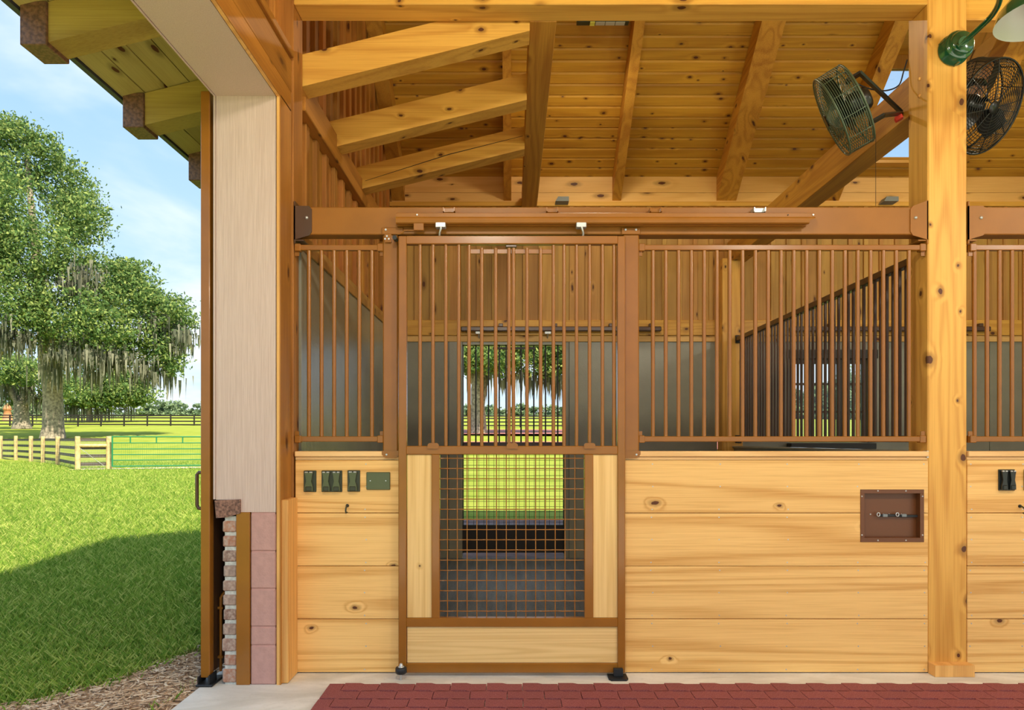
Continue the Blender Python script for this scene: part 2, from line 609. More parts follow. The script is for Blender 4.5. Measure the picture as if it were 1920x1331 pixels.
def leafmat(name, ca, cb, cc, trans=.35):
    m = bpy.data.materials.new(name); m.use_nodes = True
    nt = m.node_tree; nt.nodes.clear(); b = NB(nt)
    g = b.n('ShaderNodeNewGeometry')
    r = b.n('ShaderNodeValToRGB')
    b.l(g.outputs['Random Per Island'], r.inputs[0])
    e = r.color_ramp.elements
    e[0].color = c4(ca); e[1].color = c4(cc); e[0].position = 0
    x = e.new(.55); x.color = c4(cb)
    d = b.n('ShaderNodeBsdfDiffuse'); b.l(r.outputs[0], d.inputs[0])
    t = b.n('ShaderNodeBsdfTranslucent'); b.l(r.outputs[0], t.inputs[0])
    ms = b.n('ShaderNodeMixShader'); ms.inputs[0].default_value = trans
    b.l(d.outputs[0], ms.inputs[1]); b.l(t.outputs[0], ms.inputs[2])
    o = b.n('ShaderNodeOutputMaterial'); b.l(ms.outputs[0], o.inputs[0])
    return m


def glassmat():
    m = bpy.data.materials.new('window glass'); m.use_nodes = True
    nt = m.node_tree; nt.nodes.clear(); b = NB(nt)
    t = b.n('ShaderNodeBsdfTransparent'); t.inputs[0].default_value = (.94, .97, .98, 1)
    g = b.n('ShaderNodeBsdfGlossy'); g.inputs['Roughness'].default_value = .03
    f = b.n('ShaderNodeFresnel'); f.inputs[0].default_value = 1.45
    ms = b.n('ShaderNodeMixShader')
    b.l(f.outputs[0], ms.inputs[0]); b.l(t.outputs[0], ms.inputs[1]); b.l(g.outputs[0], ms.inputs[2])
    o = b.n('ShaderNodeOutputMaterial'); b.l(ms.outputs[0], o.inputs[0])
    return m


M['brick'] = brickmat()
M['beige'] = sidingmat()
M['concrete'] = concretemat()
M['rubber'] = rubbermat()
M['stallmat'] = stallmat()
M['lawn'] = grassground()
M['blade'] = leafmat('grass blade', (.13, .27, .035), (.33, .47, .075), (.66, .69, .20), .45)
M['leaf'] = leafmat('oak leaf', (.07, .14, .05), (.17, .27, .085), (.42, .48, .15), .35)
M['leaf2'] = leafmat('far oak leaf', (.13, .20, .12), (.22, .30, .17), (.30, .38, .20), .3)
M['moss'] = leafmat('hanging moss', (.11, .12, .09), (.20, .205, .15), (.34, .33, .25), .3)
M['mulch'] = leafmat('straw mulch', (.42, .27, .16), (.66, .48, .31), (.86, .70, .50), 0)
M['mulchg'] = plain('mulch ground', (.50, .34, .21), .9, noise=.4, nscale=40, bump=1, bscale=60)
M['bark'] = plain('oak bark', (.30, .25, .19), .9, noise=.45, nscale=5, bump=1, bscale=8)
M['glass'] = glassmat()

# ------------------------------------------------------------------ key distances
DW = 3.67          # face of the stall front
DB = 7.15          # face of the back wall
TP = .833          # roof pitch


def ceilz(y):
    return CZ + 2.748 + TP * (DB - y)


def T(y, x=0):
    y = np.asarray(y, dtype=float)
    return np.interp(y, [-60, 3, 44, 60, 85, 140, 200, 300], [-.04, -.04, .0, 1.7, 2.9, 6.1, 6.6, 5.5])


# ================================================================== GROUND AND FLOOR
def ground():
    xs = np.concatenate([np.linspace(-160, -20, 15), np.linspace(-16, 16, 9), np.linspace(20, 160, 15)])
    ys = np.concatenate([np.linspace(-60, 40, 11), np.linspace(44, 150, 54), np.linspace(160, 300, 12)])
    vs, fs = [], []
    for y in ys:
        for x in xs:
            z = float(T(y)) + (.12 * math.sin(x * .13 + y * .07) * (1 if y > 46 else 0))
            vs.append((x, y, z))
    nx = len(xs)
    for j in range(len(ys) - 1):
        for i in range(nx - 1):
            fs.append((j * nx + i, j * nx + i + 1, (j + 1) * nx + i + 1, (j + 1) * nx + i))
    mb = MB(); mb.add(vs, fs, True)
    o = mb.build('ground', M['lawn'], loc=(0, 0, 0))
    tag(o, 'mown green lawn rising gently to the far paddocks', 'lawn', kind='structure')


ground()
f = MB().box(-1.585, 9, -7, 7.25, -.25, 0).build('floor', M['concrete'])
tag(f, 'pale concrete slab under the stall fronts and open aisle', 'floor', kind='structure')
MB().box(-1.15, 2.25, 3.78, 7.13, .002, .022, .004).build('rubber_mat', M['stallmat'], f)
MB().box(2.40, 6.5, 3.78, 7.13, .002, .022, .004).build('rubber_mat', M['stallmat'], f)

# --- red rubber pavers: running bond, long edges jog at mid length
PL, PD, PT = .1803, .104, .016


def paver_poly(sx):
    g = .0016; j = .007
    L, Dp = PL / 2 - g, PD / 2 - g
    return [(-L, -Dp + j), (-.012, -Dp + j), (.012, -Dp - j), (L, -Dp - j), (L, Dp - j), (.012, Dp - j), (-.012, Dp + j), (-L, Dp + j)]


pav = empty('red_pavers', (0, 3.1, 0), 'brick red rubber pavers laid over the concrete in front of the stalls', 'paving', kind='structure')
pme = MB().prism(paver_poly(1), 0, PT, 'z').mesh('paver', M['rubber'])
rest = MB()
for r in range(26):
    y = 3.437 + .035 - PD * (r + .5)
    ox = (.5 if r % 2 else .17) * PL
    x = -.925 + ox - PL / 2 if False else -.925 + (PL / 2 if r % 2 else PL * .92)
    first = True
    while x < 4.6:
        if r < 6 and x < 3.6:
            inst('paver', pme, (x, y, .001), pav)
        else:
            rest.box(x - PL / 2 + .002, x + PL / 2 - .002, y - PD / 2 + .002, y + PD / 2 - .002, .001, PT)
        x += PL
    # half pieces that finish the row along the slab edge
    if r % 2 == 0:
        w0 = PL * .42
        pc = MB().box(-.925, -.925 + w0 - .002, y - PD / 2 + .002, y + PD / 2 - .002, .001, PT)
        if r < 6: pc.build('paver', M['rubber'], pav)
        else: rest.box(-.925, -.925 + w0 - .002, y - PD / 2 + .002, y + PD / 2 - .002, .001, PT)
o = rest.build('paver_field', M['rubber'], pav)
o['kind'] = 'stuff'

# --- mulch and grass beside the slab
mulch_edge = [(-1.60, 3.15), (-1.585, 3.52), (-1.60, 3.6), (-1.60, 8), (-1.95, 8), (-2.0, 6), (-1.95, 4.6), (-1.90, 4.15), (-2.02, 3.95), (-2.10, 3.62), (-2.25, 3.5),
              (-2.35, 3.32), (-2.75, 3.18), (-3.2, 2.9), (-3.0, 2.2), (-3.0, 1), (-1.60, 1)]
o = MB().prism(mulch_edge, -.06, -.028, 'z').build('mulch_bed', M['mulchg'])
tag(o, 'strip of straw and wood chips between the concrete slab and the lawn', 'mulch', kind='structure')


def in_poly(x, y, poly):
    c = np.zeros(len(x), bool)
    n = len(poly)
    for i in range(n):
        x0, y0 = poly[i]; x1, y1 = poly[i - 1]
        cond = ((y0 > y) != (y1 > y)) & (x < (x1 - x0) * (y - y0) / (y1 - y0 + 1e-12) + x0)
        c ^= cond
    return c


n = 34000
mx = RS.uniform(-3.2, -1.585, n); my = RS.uniform(2.3, 6.5, n)
k = in_poly(mx + RS.normal(0, .04, n), my, mulch_edge) & (mx < -1.59)
mx, my = mx[k], my[k]; n = len(mx)
a = RS.uniform(0, 6.28, n); L = RS.uniform(.008, .032, n); Wd = RS.uniform(.001, .004, n); tl = RS.uniform(-.35, .35, n)
dx, dy = np.cos(a) * L, np.sin(a) * L; ex, ey = -np.sin(a) * Wd, np.cos(a) * Wd
z = -.024 + RS.uniform(0, .012, n); dz = tl * L * .5
V = np.stack([np.stack([mx - dx - ex, my - dy - ey, z - dz], 1), np.stack([mx + dx - ex, my + dy - ey, z + dz], 1),
              np.stack([mx + dx + ex, my + dy + ey, z + dz + .003], 1), np.stack([mx - dx + ex, my - dy + ey, z - dz + .003], 1)], 1).reshape(-1, 3)
o = inst('mulch', fast_mesh('mulch', V, 4, M['mulch']), (0, 0, 0))
tag(o, 'loose straw and wood chips along the slab edge', 'mulch', kind='stuff')


def blades(n, x0, x1, y0, y1, h0, h1, wd, keep, name='grass', lab=None):
    # more blades close by: sample distance with density falling off as 1/y
    y = y0 * (y1 / y0) ** RS.uniform(0, 1, n)
    r = RS.uniform(x0, x1, n)
    x = r * y
    kk = keep(x, y)
    x, y = x[kk], y[kk]; n = len(x)
    sc = np.clip(y / 5.0, .75, 6)
    h = RS.uniform(h0, h1, n) * np.minimum(1.2, .85 + .15 * sc); a = RS.uniform(0, 6.28, n); w_ = wd * sc * RS.uniform(.7, 1.3, n)
    ln = RS.uniform(.15, 1.1, n) * h; b2 = RS.uniform(0, 6.28, n)
    z = T(y) - .005
    p0 = np.stack([x - np.cos(a) * w_, y - np.sin(a) * w_, z], 1)
    p1 = np.stack([x + np.cos(a) * w_, y + np.sin(a) * w_, z], 1)
    mxx, myy = x + np.cos(b2) * ln * .4, y + np.sin(b2) * ln * .4
    p2 = np.stack([mxx + np.cos(a) * w_ * .8, myy + np.sin(a) * w_ * .8, z + h * .6], 1)
    p3 = np.stack([x + np.cos(b2) * ln, y + np.sin(b2) * ln, z + h], 1)
    V = np.stack([p0, p1, p2, p3], 1).reshape(-1, 3)
    o = inst(name, fast_mesh(name, V, 4, M['blade']), (0, 0, 0))
    tag(o, lab, 'grass', kind='stuff')


blades(480000, -1.5, -.30, 2.6, 40, .03, .085, .0015,
       lambda x, y: (x < -1.66) & ~in_poly(x + RS.normal(0, .05, len(x)), y + RS.normal(0, .05, len(y)), mulch_edge),
       lab='short green grass blades of the lawn beside the barn')

# paths and roads on the terrain


def strip(name, x0, x1, ya, yb, mat, lab, cat, n=40, dz=.03):
    vs, fs = [], []
    for i in range(n + 1):
        x = x0 + (x1 - x0) * i / n
        for (y) in (ya(x), (ya(x) + yb(x)) / 2, yb(x)):
            vs.append((x, y, float(T(y)) + dz))
    for i in range(n):
        for q in (0, 1):
            fs.append((i * 3 + q, i * 3 + 3 + q, i * 3 + 4 + q, i * 3 + 1 + q))
    mb = MB(); mb.add(vs, fs)
    o = mb.build(name, mat)
    return tag(o, lab, cat, kind='structure')


strip('sandy_path', -18.7, -11, lambda x: 28.6 + (x + 18.7) * .35, lambda x: 29.3 + (x + 18.7) * .62, M['sand'], 'pale sandy track running under the green paddock gate', 'path')
strip('brick_road', -12, 20, lambda x: 49 + .02 * x, lambda x: 54.5, M['redroad'], 'near red brick drive seen through the stall back door', 'road')
strip('brick_road', -12, 20, lambda x: 60, lambda x: 72, M['redroad'], 'far red brick drive below the black paddock fence', 'road', dz=.1)
o = MB().box(-3, 9, 7.26, 10.9, -.2, -.005).build('paver_walk', M['darkpav'])
tag(o, 'purple brown paver walk outside the stall back doors', 'path', kind='structure')

# ================================================================== LEFT (OPEN) END WALL OF THE BARN
JD = 3.50
wl = empty('wall_left', (-1.36, 3.5, 0), 'barn end wall with beige clad opening, brick base and cedar batten lining', 'wall', kind='structure')
zh = CZ + 1.764
# beige cladding of the jamb, with the notch for the stone cap
xo, xi = HX(405, JD), HX(517, JD)
z0, z1 = HZ(960, JD), zh
MB().prism([(HX(452, JD), z0), (xi, z0), (xi, z1), (xo, z1), (xo, HZ(937, JD)), (HX(452, JD), HZ(937, JD))], JD, JD + .03).build('jamb_panel', M['beige'], wl)
MB().box(HX(400.5, JD), HX(404.3, JD), JD - .004, JD + .03, HZ(936, JD), z1 + .004).build('corner_trim', M['beige_trim'], wl)
# header: beige underside and face
MB().box(xo, xi, .3, JD, zh, zh + .03).build('header_panel', M['beige'], wl)
MB().box(HX(400.5, JD), xo - .003, .3, JD + .03, zh - .004, zh + .20, .002).build('corner_trim', M['beige_trim'], wl)
# body of the wall (siding outside)
MB().box(-1.515, -1.30, JD + .03, 7.3, 1.15, CZ + 2.75).build('wall_core', M['beige'], wl)
MB().box(-1.515, -1.30, .3, JD + .03, zh + .03, CZ + 2.75).build('wall_core', M['beige'], wl)
MB().prism([(.3, CZ + 2.75), (7.3, CZ + 2.75), (5.3, CZ + 4.25), (.3, CZ + 2.95)], -1.515, -1.30, 'x').build('gable_core', M['beige'], wl)
# casing split in colour: yellow pine lit strip, brown shaded side (jamb + header)
MB().box(xi + .006, -1.191, JD - .004, DW - .01, .0, zh + .005).build('jamb_casing', M['guardz'], wl)
MB().box(-1.191, HX(526.7, JD), JD - .003, DW - .01, .0, zh + .004).build('jamb_shaded_side', M['cedar'], wl)
MB().box(xi + .006, -1.189, .3, JD - .004, zh - .004, zh + .10).build('header_casing', M['guardz'], wl)
MB().box(-1.189, HX(526.7, JD), .3, DW - .01, zh - .003, zh + .10).build('header_shaded_side', M['cedary'], wl)
# girt / header boards (upper lining)
MB().box(-1.30, -1.184, .3, DW, zh + .10, zh + .275, .004).build('header_beam', M['cedary'], wl)
MB().box(-1.30, -1.165, .3, DW - .02, zh + .275, zh + .315, .004).build('header_ledge', M['cedary'], wl)
MB().box(-1.30, -1.165, 3.85, 7.15, CZ + 1.86, CZ + 1.94, .004).build('girt_trim', M['cedary'], wl)
MB().box(-1.30, -1.185, 3.85, 7.15, CZ + 1.94, CZ + 2.07, .004).build('girt', M['cedary'], wl)
# lower battens (between grey wall cap and girt)
y = 3.86
k = 0
while y < 7.1:
    wbd = .15
    MB().box(-1.30, -1.235, y, y + wbd, CZ + 1.17, CZ + 1.86).build('board', M['cedar'], wl)
    MB().box(-1.30, -1.208, y + wbd, y + wbd + .065, CZ + 1.17, CZ + 1.86, .003).build('batten', M['cedar'], wl)
    y += wbd + .065
# upper boards: from girt to the roof line
y = .35
while y < 7.1:
    wbd = .12
    lo = CZ + 2.05 if y > DW else zh + .30
    top1 = min(ceilz(y), CZ + 2.95 + (y - .3) * .26) + .05
    top = max(lo + .1, top1)
    MB().box(-1.30, -1.285, y, y + wbd, lo, top).build('board', M['cedar'], wl)
    MB().box(-1.30, -1.256, y + wbd, y + wbd + .065, lo, top, .002).build('batten', M['cedar'], wl)
    y += wbd + .065
# grey lower wall lining inside the stall with two step cap
MB().box(-1.30, -1.16, 3.76, 7.15, 0, CZ + 1.05).build('lining_panel', M['gray'], wl)
MB().box(-1.30, -1.15, 3.76, 7.15, CZ + 1.05, CZ + 1.11, .004).build('lining_cap', M['backboard'], wl)
MB().box(-1.30, -1.18, 3.76, 7.15, CZ + 1.11, CZ + 1.172, .004).build('lining_cap', M['backboard'], wl)
# lining side board between the casing and stall post
# base: stone cap, bricks, brown steel angle, painted blocks
cap = MB()
cap.prism([(HX(404, JD), HZ(938, JD)), (HX(452, JD), HZ(936, JD)), (HX(452, JD), HZ(962, JD)), (HX(428, JD), HZ(969, JD)), (HX(407, JD), HZ(971, JD))], JD - .012, 7.3)
cap.build('stone_cap', M['stone'], wl)
bx0, bx1 = HX(418, JD), HX(443.5, JD)
MB().box(bx0 + .008, bx1, JD + .006, 7.3, 0, HZ(968, JD)).build('mortar', M['mortar'], wl)
edges = [972, 1000, 1028, 1056, 1085, 1112, 1140, 1168, 1195, 1225, 1253, 1282]
edges = [974, 1002, 1029.5, 1057.5, 1086, 1112.5, 1139.5, 1167, 1195, 1225.5, 1252, 1284]
rows = MB()
for i in range(len(edges) - 1):
    zt, zb = HZ(edges[i], JD), HZ(edges[i + 1], JD)
    jit = random.uniform(-.006, .006)
    L0 = .19 if i % 2 else .092
    MB().box(bx0 + jit, bx1 - .001, JD - .002, JD - .002 + L0, zb + .012, zt - .007, .006).build('brick', M['brick'], wl)
    yy = JD + L0 + .01
    while yy < 7.2:
        rows.box(bx0 + random.uniform(-.004, .004), bx1 - .001, yy, min(7.28, yy + .19), zb + .012, zt - .007)
        yy += .2
o = rows.build('brick_courses', M['brick'], wl); o['kind'] = 'stuff'
MB().box(HX(443.5, JD), HX(469, JD), JD - .006, JD + .10, 0, HZ(960, JD), .002).build('steel_angle', M['steel'], wl)
ce = [962, 1033.5, 1104, 1175, 1210, 1284]
for i in range(5):
    MB().box(HX(470, JD), HX(517, JD), JD - .002, JD + .19, HZ(ce[i + 1], JD) + .0015, HZ(ce[i], JD) - .0015, .006).build('block', M['block'], wl)
MB().box(HX(470, JD) + .002, HX(517, JD) - .003, JD + .004, JD + .19, 0, HZ(960, JD)).build('block_joint', M['block'], wl)
# pine guard board at foot of the jamb
g = MB().box(HX(519, 3.515), HX(540.5, 3.515), 3.512, DW - .001, .002, HZ(937, 3.515), .004).build('jamb_guard', M['guardz'])
tag(g, 'pale pine guard board boxed around the foot of the opening jamb', 'board')
# narrow outside downpipe behind the parked door
dp = MB().path([(HX(411, 3.6), 3.62, .03), (HX(411, 3.6), 3.62, .42), (HX(411, 3.6) + .02, 3.62, .45)], .008, 8)
dp.box(HX(404, 3.6), HX(416, 3.6), 3.61, 3.63, .10, .112)
dp.box(HX(404, 3.6), HX(416, 3.6), 3.61, 3.63, .36, .372)
o = dp.build('drop_bolt', M['steel']); tag(o, 'thin brown steel drop bolt rod in the gap behind the parked sliding door', 'bolt')

# awning roof over the opening: tails, soffit boards, fascia
aw = empty('awning_roof', (-1.9, 3.5, CZ + 1.9), 'low sloping eave roof with tongue and groove soffit over the barn opening', 'roof', kind='structure')
SL = .245


def bz(x):      # underside of the sloping beams
    return CZ + 1.99 + SL * (x + 1.175)


ang = math.atan(SL)
nb = 6
for i in range(nb):
    xa = -2.19 + i * .125
    xb = xa + .119
    mb = MB()
    zt = .186
    mb.add([(xa, .3, bz(xa) + zt), (xb, .3, bz(xb) + zt), (xb, 8.2, bz(xb) + zt), (xa, 8.2, bz(xa) + zt),
            (xa, .3, bz(xa) + zt + .02), (xb, .3, bz(xb) + zt + .02), (xb, 8.2, bz(xb) + zt + .02), (xa, 8.2, bz(xa) + zt + .02)],
           [(0, 3, 2, 1), (4, 5, 6, 7), (0, 1, 5, 4), (1, 2, 6, 5), (2, 3, 7, 6), (3, 0, 4, 7)])
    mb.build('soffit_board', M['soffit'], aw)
mb = MB()
mb.add([(-2.20, .3, bz(-2.2) + .21), (-1.3, .3, bz(-1.3) + .21), (-1.3, 8.2, bz(-1.3) + .21), (-2.20, 8.2, bz(-2.2) + .21),
        (-2.20, .3, bz(-2.2) + .24), (-1.3, .3, bz(-1.3) + .24), (-1.3, 8.2, bz(-1.3) + .24), (-2.20, 8.2, bz(-2.2) + .24)],
       [(0, 3, 2, 1), (4, 5, 6, 7), (0, 1, 5, 4), (1, 2, 6, 5), (2, 3, 7, 6), (3, 0, 4, 7)])
mb.build('roof_skin', M['roofskin'], aw)
MB().box(-2.225, -2.195, .3, 8.2, bz(-2.2) + .175, bz(-2.2) + .245).build('drip_edge', M['roofskin'], aw)


def sloped_beam(xa, xb, d, name, lab, mat, ww=.137, hh=.18, extra=0):
    root = empty(name, (xa, d, bz(xa)), lab, 'beam', kind='structure')
    mb = MB()
    vs = []
    for yy in (d, d + ww):
        vs += [(xa, yy, bz(xa)), (xb, yy, bz(xb)), (xb, yy, bz(xb) + hh), (xa, yy, bz(xa) + hh)]
    mb.add(vs, [(0, 1, 2, 3), (7, 6, 5, 4), (1, 5, 6, 2), (0, 4, 5, 1)[::-1], (3, 2, 6, 7), (4, 0, 3, 7)])
    mb.build('beam', mat, root)
    return root


for i, d in enumerate((2.24, 3.04, 3.84, 4.62, 5.40)):
    lab = ['stained rafter tail nearest the camera under the outside eave', 'stained rafter tail with dark end block, highest one over the lawn', 'stained rafter tail with dark end block just beyond the parked sliding door',
           'stained rafter tail hidden mostly behind the parked sliding door', 'last stained rafter tail along the outside eave'][i]
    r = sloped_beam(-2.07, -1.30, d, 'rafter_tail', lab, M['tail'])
    zb = bz(-2.12) - .005
    e = MB().box(-2.185, -2.065, d - .012, d + .149, zb, zb + .196, .004)
    e.build('end_block', M['dark_end'], r)
for i, d in enumerate((3.84, 4.62, 5.40)):
    lab = ['upper knotty sloping beam from the end wall to the bay beam', 'middle sloping beam from the end wall with one large knot', 'lowest sloping beam with a long drying crack'][i]
    r = sloped_beam(-1.26, .10, d, 'sloping_beam', lab, M['beamx'])
    if i == 2:
        cr = MB(); x0_ = -1.16
        cr.prism([(x0_, bz(x0_) + .055), (-.5, bz(-.5) + .10), (.085, bz(.085) + .105), (.085, bz(.085) + .108), (-.5, bz(-.5) + .107), (x0_, bz(x0_) + .058)], d - .001, d + .004)
        cr.build('crack', M['blackbrown'], r)

# parked exterior sliding door, edge on
sd = empty('exterior_sliding_door', (-1.57, 4.3, 0), 'large brown sliding barn door parked edge on beside the opening', 'door')
dx0, dx1 = HX(376, JD), HX(393, JD)
MB().box(dx0, dx1, JD, JD + .05, .035, CZ + 1.79, .003).build('edge_stile', M['steel'], sd)
MB().box(dx0 + .006, dx1 - .006, JD + .05, 5.6, .05, CZ + 1.77).build('leaf_panel', M['steeld'], sd)
h = MB().path([(dx0 + .002, JD + .03, HZ(887, JD)), (dx0 - .022, JD + .03, HZ(886, JD)), (dx0 - .032, JD + .03, HZ(890, JD)), (dx0 - .032, JD + .03, HZ(948, JD)), (dx0 - .024, JD + .03, HZ(954, JD)), (dx0 + .002, JD + .03, HZ(955, JD))], .009, 10)
h.build('handle', M['steeld'], sd)
MB().box(dx0 - .01, dx1 + .03, 3.46, 3.62, .0, .012, .004).box(dx0 - .004, dx0 + .002, 3.47, 3.56, .01, .05, .002).box(dx1 + .004, dx1 + .012, 3.47, 3.56, .01, .055, .002).build('floor_guide', M['black'], sd)

# ================================================================== STALL FRONT WALLS (planks)
PE = [862, 961.8, 1061.2, 1160.6, 1262]          # plank joints in rows of the photograph at DW
wf = empty('wall_front', (.5, DW, 0), 'stall front of wide honey coloured tongue and groove planks', 'wall', kind='structure')
Lx0, Lx1 = -1.165, HX(758, DW)
Rx0, Rx1 = HX(1166, DW), 2.236
Tx0, Tx1 = 2.448, 4.7
cutx0, cutx1 = HX(1619, DW), HX(1727, DW)
cz1, cz0 = HZ(924, DW), HZ(1010, DW)
g_ = .0016
for (xa, xb, tagn) in ((Lx0, Lx1, 0), (Rx0, Rx1, 1), (Tx0, Tx1, 2)):
    for i in range(4):
        zt, zb = HZ(PE[i], DW) - g_, HZ(PE[i + 1], DW) + g_
        if i == 3: zb = .006
        if tagn == 1 and i in (0, 1):
            if i == 0:
                poly = [(xa, zb), (cutx0, zb), (cutx0, cz1), (cutx1, cz1), (cutx1, zb), (xb, zb), (xb, zt), (xa, zt)]
            else:
                poly = [(xa, zb), (xb, zb), (xb, zt), (cutx1, zt), (cutx1, cz0), (cutx0, cz0), (cutx0, zt), (xa, zt)]
            mb = MB().prism(poly, DW, DW + .038)
        else:
            mb = MB().box(xa, xb, DW, DW + .038, zb, zt, .0022)
        mb.build('plank', M['plank'], wf)
    MB().box(xa, xb, DW + .004, DW + .038, HZ(861.6, DW), HZ(856.5, DW)).build('ledger_strip', M['sillx'], wf)
    x1s = xb - (.105 if tagn == 0 else 0)
    MB().box(xa + (.09 if tagn == 1 else 0), min(x1s, 9), DW - .012, DW + .10, HZ(856, DW - .012), HZ(846, DW - .012), .003).build('sill_cap', M['sillx'], wf)
    MB().box(xa, xb, DW + .042, DW + .085, .022, HZ(858, DW)).build('inner_lining', M['gray'], wf)
# door reveals
# screw heads
sc = MB()
for (xs_, xr) in (([625, 683] if False else [685], 0), ([1222, 1349, 1476, 1609, 1733], 0), ([1820, 1918], 0)):
    for xx in xs_:
        for i in range(4):
            for q in (.08, .5, .93):
                yy = PE[i] + (PE[i + 1] - PE[i]) * q
                px = xx + random.uniform(-2, 2)
                if 1608 < px < 1740 and 905 < yy < 1025: continue
                x_, z_ = HX(px, DW), HZ(yy, DW)
                sc.tube((x_, DW - .0012, z_), (x_, DW + .002, z_), .0036, 8)
o = sc.build('screw_heads', M['zinc'], wf); o['kind'] = 'stuff'

# ================================================================== TIMBER POSTS
def timber(name, lab, x0, x1, y0, y1, z0, z1, mat, bev=.004, parts=None):
    root = empty(name, ((x0 + x1) / 2, (y0 + y1) / 2, z0), lab, 'post' if 'post' in name else 'beam', kind='structure')
    MB().box(x0, x1, y0, y1, z0, z1, bev).build('timber', mat, root)
    return root


pr = timber('timber_post', 'tall knotty honey pine post with a green lamp mount, between two stalls', 2.236, 2.447, DW, 3.853, 0, CZ + 2.75, M['postz'], .006)
MB().prism([(2.238, DW), (2.238, 3.61), (2.447, 3.61), (2.447, DW)], 0.001, .062, 'z').build('base_block', M['guardz'], pr)
for (yy, zz_) in ((3.745, HZ(148, 3.745)), (3.745, HZ(180, 3.745))):
    MB().lathe([(.0, .008), (.008, .006), (.011, 0)], 12, M=Matrix.Translation((2.236, yy, zz_)) @ Matrix.Rotation(-math.pi / 2, 4, 'Y')).build('bolt_plug', M['guardz'], pr)
pl = timber('timber_post', 'reddish pine post against the end wall beside the barn opening', -1.30, -1.175, DW, 3.83, 0, CZ + 2.75, M['cedar'], .003)
timber('timber_post', 'pine post on the back wall where the stall partition ends', 2.15, 2.36, 6.98, 7.14, .0, CZ + 1.86, M['postz'])
# knots that stand out on the main post are in the material; a metal clip sits at the sill
MB().box(2.228, 2.238, DW - .004, DW + .03, HZ(858, DW), HZ(845, DW)).build('sill_clip', M['zinc'], pr)

# ================================================================== BEAMS AND ROOF
timber('cross_beam', 'long pine beam across the top above the stall front', -1.175, 2.236, DW, 3.82, CZ + 2.343, CZ + 2.64, M['beamx'])
timber('cross_beam', 'shorter stretch of top beam beyond the tall pine post', 2.447, 5.2, DW + .05, 3.84, CZ + 2.29, CZ + 2.64, M['beamx'])
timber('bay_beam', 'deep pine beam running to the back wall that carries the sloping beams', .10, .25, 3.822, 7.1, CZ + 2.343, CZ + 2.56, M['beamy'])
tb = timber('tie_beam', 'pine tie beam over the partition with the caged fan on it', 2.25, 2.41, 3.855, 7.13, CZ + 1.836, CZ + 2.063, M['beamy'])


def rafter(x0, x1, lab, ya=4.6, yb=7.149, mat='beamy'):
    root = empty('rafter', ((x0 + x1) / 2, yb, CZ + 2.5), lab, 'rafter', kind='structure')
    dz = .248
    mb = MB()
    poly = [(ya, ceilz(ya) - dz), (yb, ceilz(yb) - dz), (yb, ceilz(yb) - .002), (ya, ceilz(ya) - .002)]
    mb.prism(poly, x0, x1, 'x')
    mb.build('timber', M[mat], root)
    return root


rafter(-1.255, -1.12, 'rafter running down along the cedar end wall')
rafter(-.085, -.008, 'narrow rafter left of the deep bay beam'.replace('left of', 'just before'))
rafter(1.05, 1.14, 'narrow rafter in the middle of the ceiling')
rafter(2.14, 2.346, 'wide principal rafter left of the fan'.replace('left of', 'between the narrow rafter and'))
rafter(3.28, 3.42, 'rafter beside the roof light, caught by daylight')
rafter(4.36, 4.55, 'rafter on the far side of the roof light')
rafter(5.5, 5.6, 'last rafter beyond the roof light')

ce_ = empty('ceiling', (2, 6, CZ + 3), 'sloping ceiling of narrow knotty pine tongue and groove boards', 'ceiling', kind='structure')
BW = .104
cs, sn = 1 / math.hypot(1, TP), TP / math.hypot(1, TP)
SKX0, SKX1 = 3.43, 4.36
SKY0, SKY1 = 5.6, 7.02
nrows = 22
for i in range(nrows):
    s0 = i * BW + .002; s1 = (i + 1) * BW - .002
    ya_, yb_ = DB - s1 * cs, DB - s0 * cs
    for (xa, xb) in (((-1.30, SKX0), (SKX1, 6.6)) if (yb_ <= SKY1 + .03 and ya_ >= SKY0 - .1) else ((-1.30, 6.6),)):
        mb = MB()
        t = .018
        c = .008
        vs = []
        for xx in (xa, xb):
            vs += [(xx, ya_, ceilz(ya_) + c), (xx, ya_ + c, ceilz(ya_ + c)), (xx, yb_ - c, ceilz(yb_ - c)), (xx, yb_, ceilz(yb_) + c), (xx, yb_, ceilz(yb_) + t), (xx, ya_, ceilz(ya_) + t)]
        fs = [tuple(range(6)), tuple(range(6, 12))[::-1]]
        for q in range(6):
            fs.append((q, q + 6, (q + 1) % 6 + 6, (q + 1) % 6))
        mb.add(vs, fs)
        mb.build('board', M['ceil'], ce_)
# frieze + plate on the back wall
MB().box(-1.30, 6.6, DB - .005, DB + .03, HZ(361, DB), HZ(331, DB)).build('frieze_board', M['frieze'], ce_)
MB().box(-1.30, 6.6, DB - .005, DB + .03, HZ(379, DB), HZ(361.6, DB)).build('frieze_board', M['frieze'], ce_)
# roof skin (metal) above, with the roof light left open; front slope and added back porch
rs = empty('roof', (2, 5, 5), 'outer roof of the barn', 'roof', kind='structure')


def slab(name, x0, x1, ya, za, yb, zb, t, mat, parent):
    mb = MB().prism([(ya, za), (yb, zb), (yb, zb + t), (ya, za + t)], x0, x1, 'x')
    return mb.build(name, mat, parent)


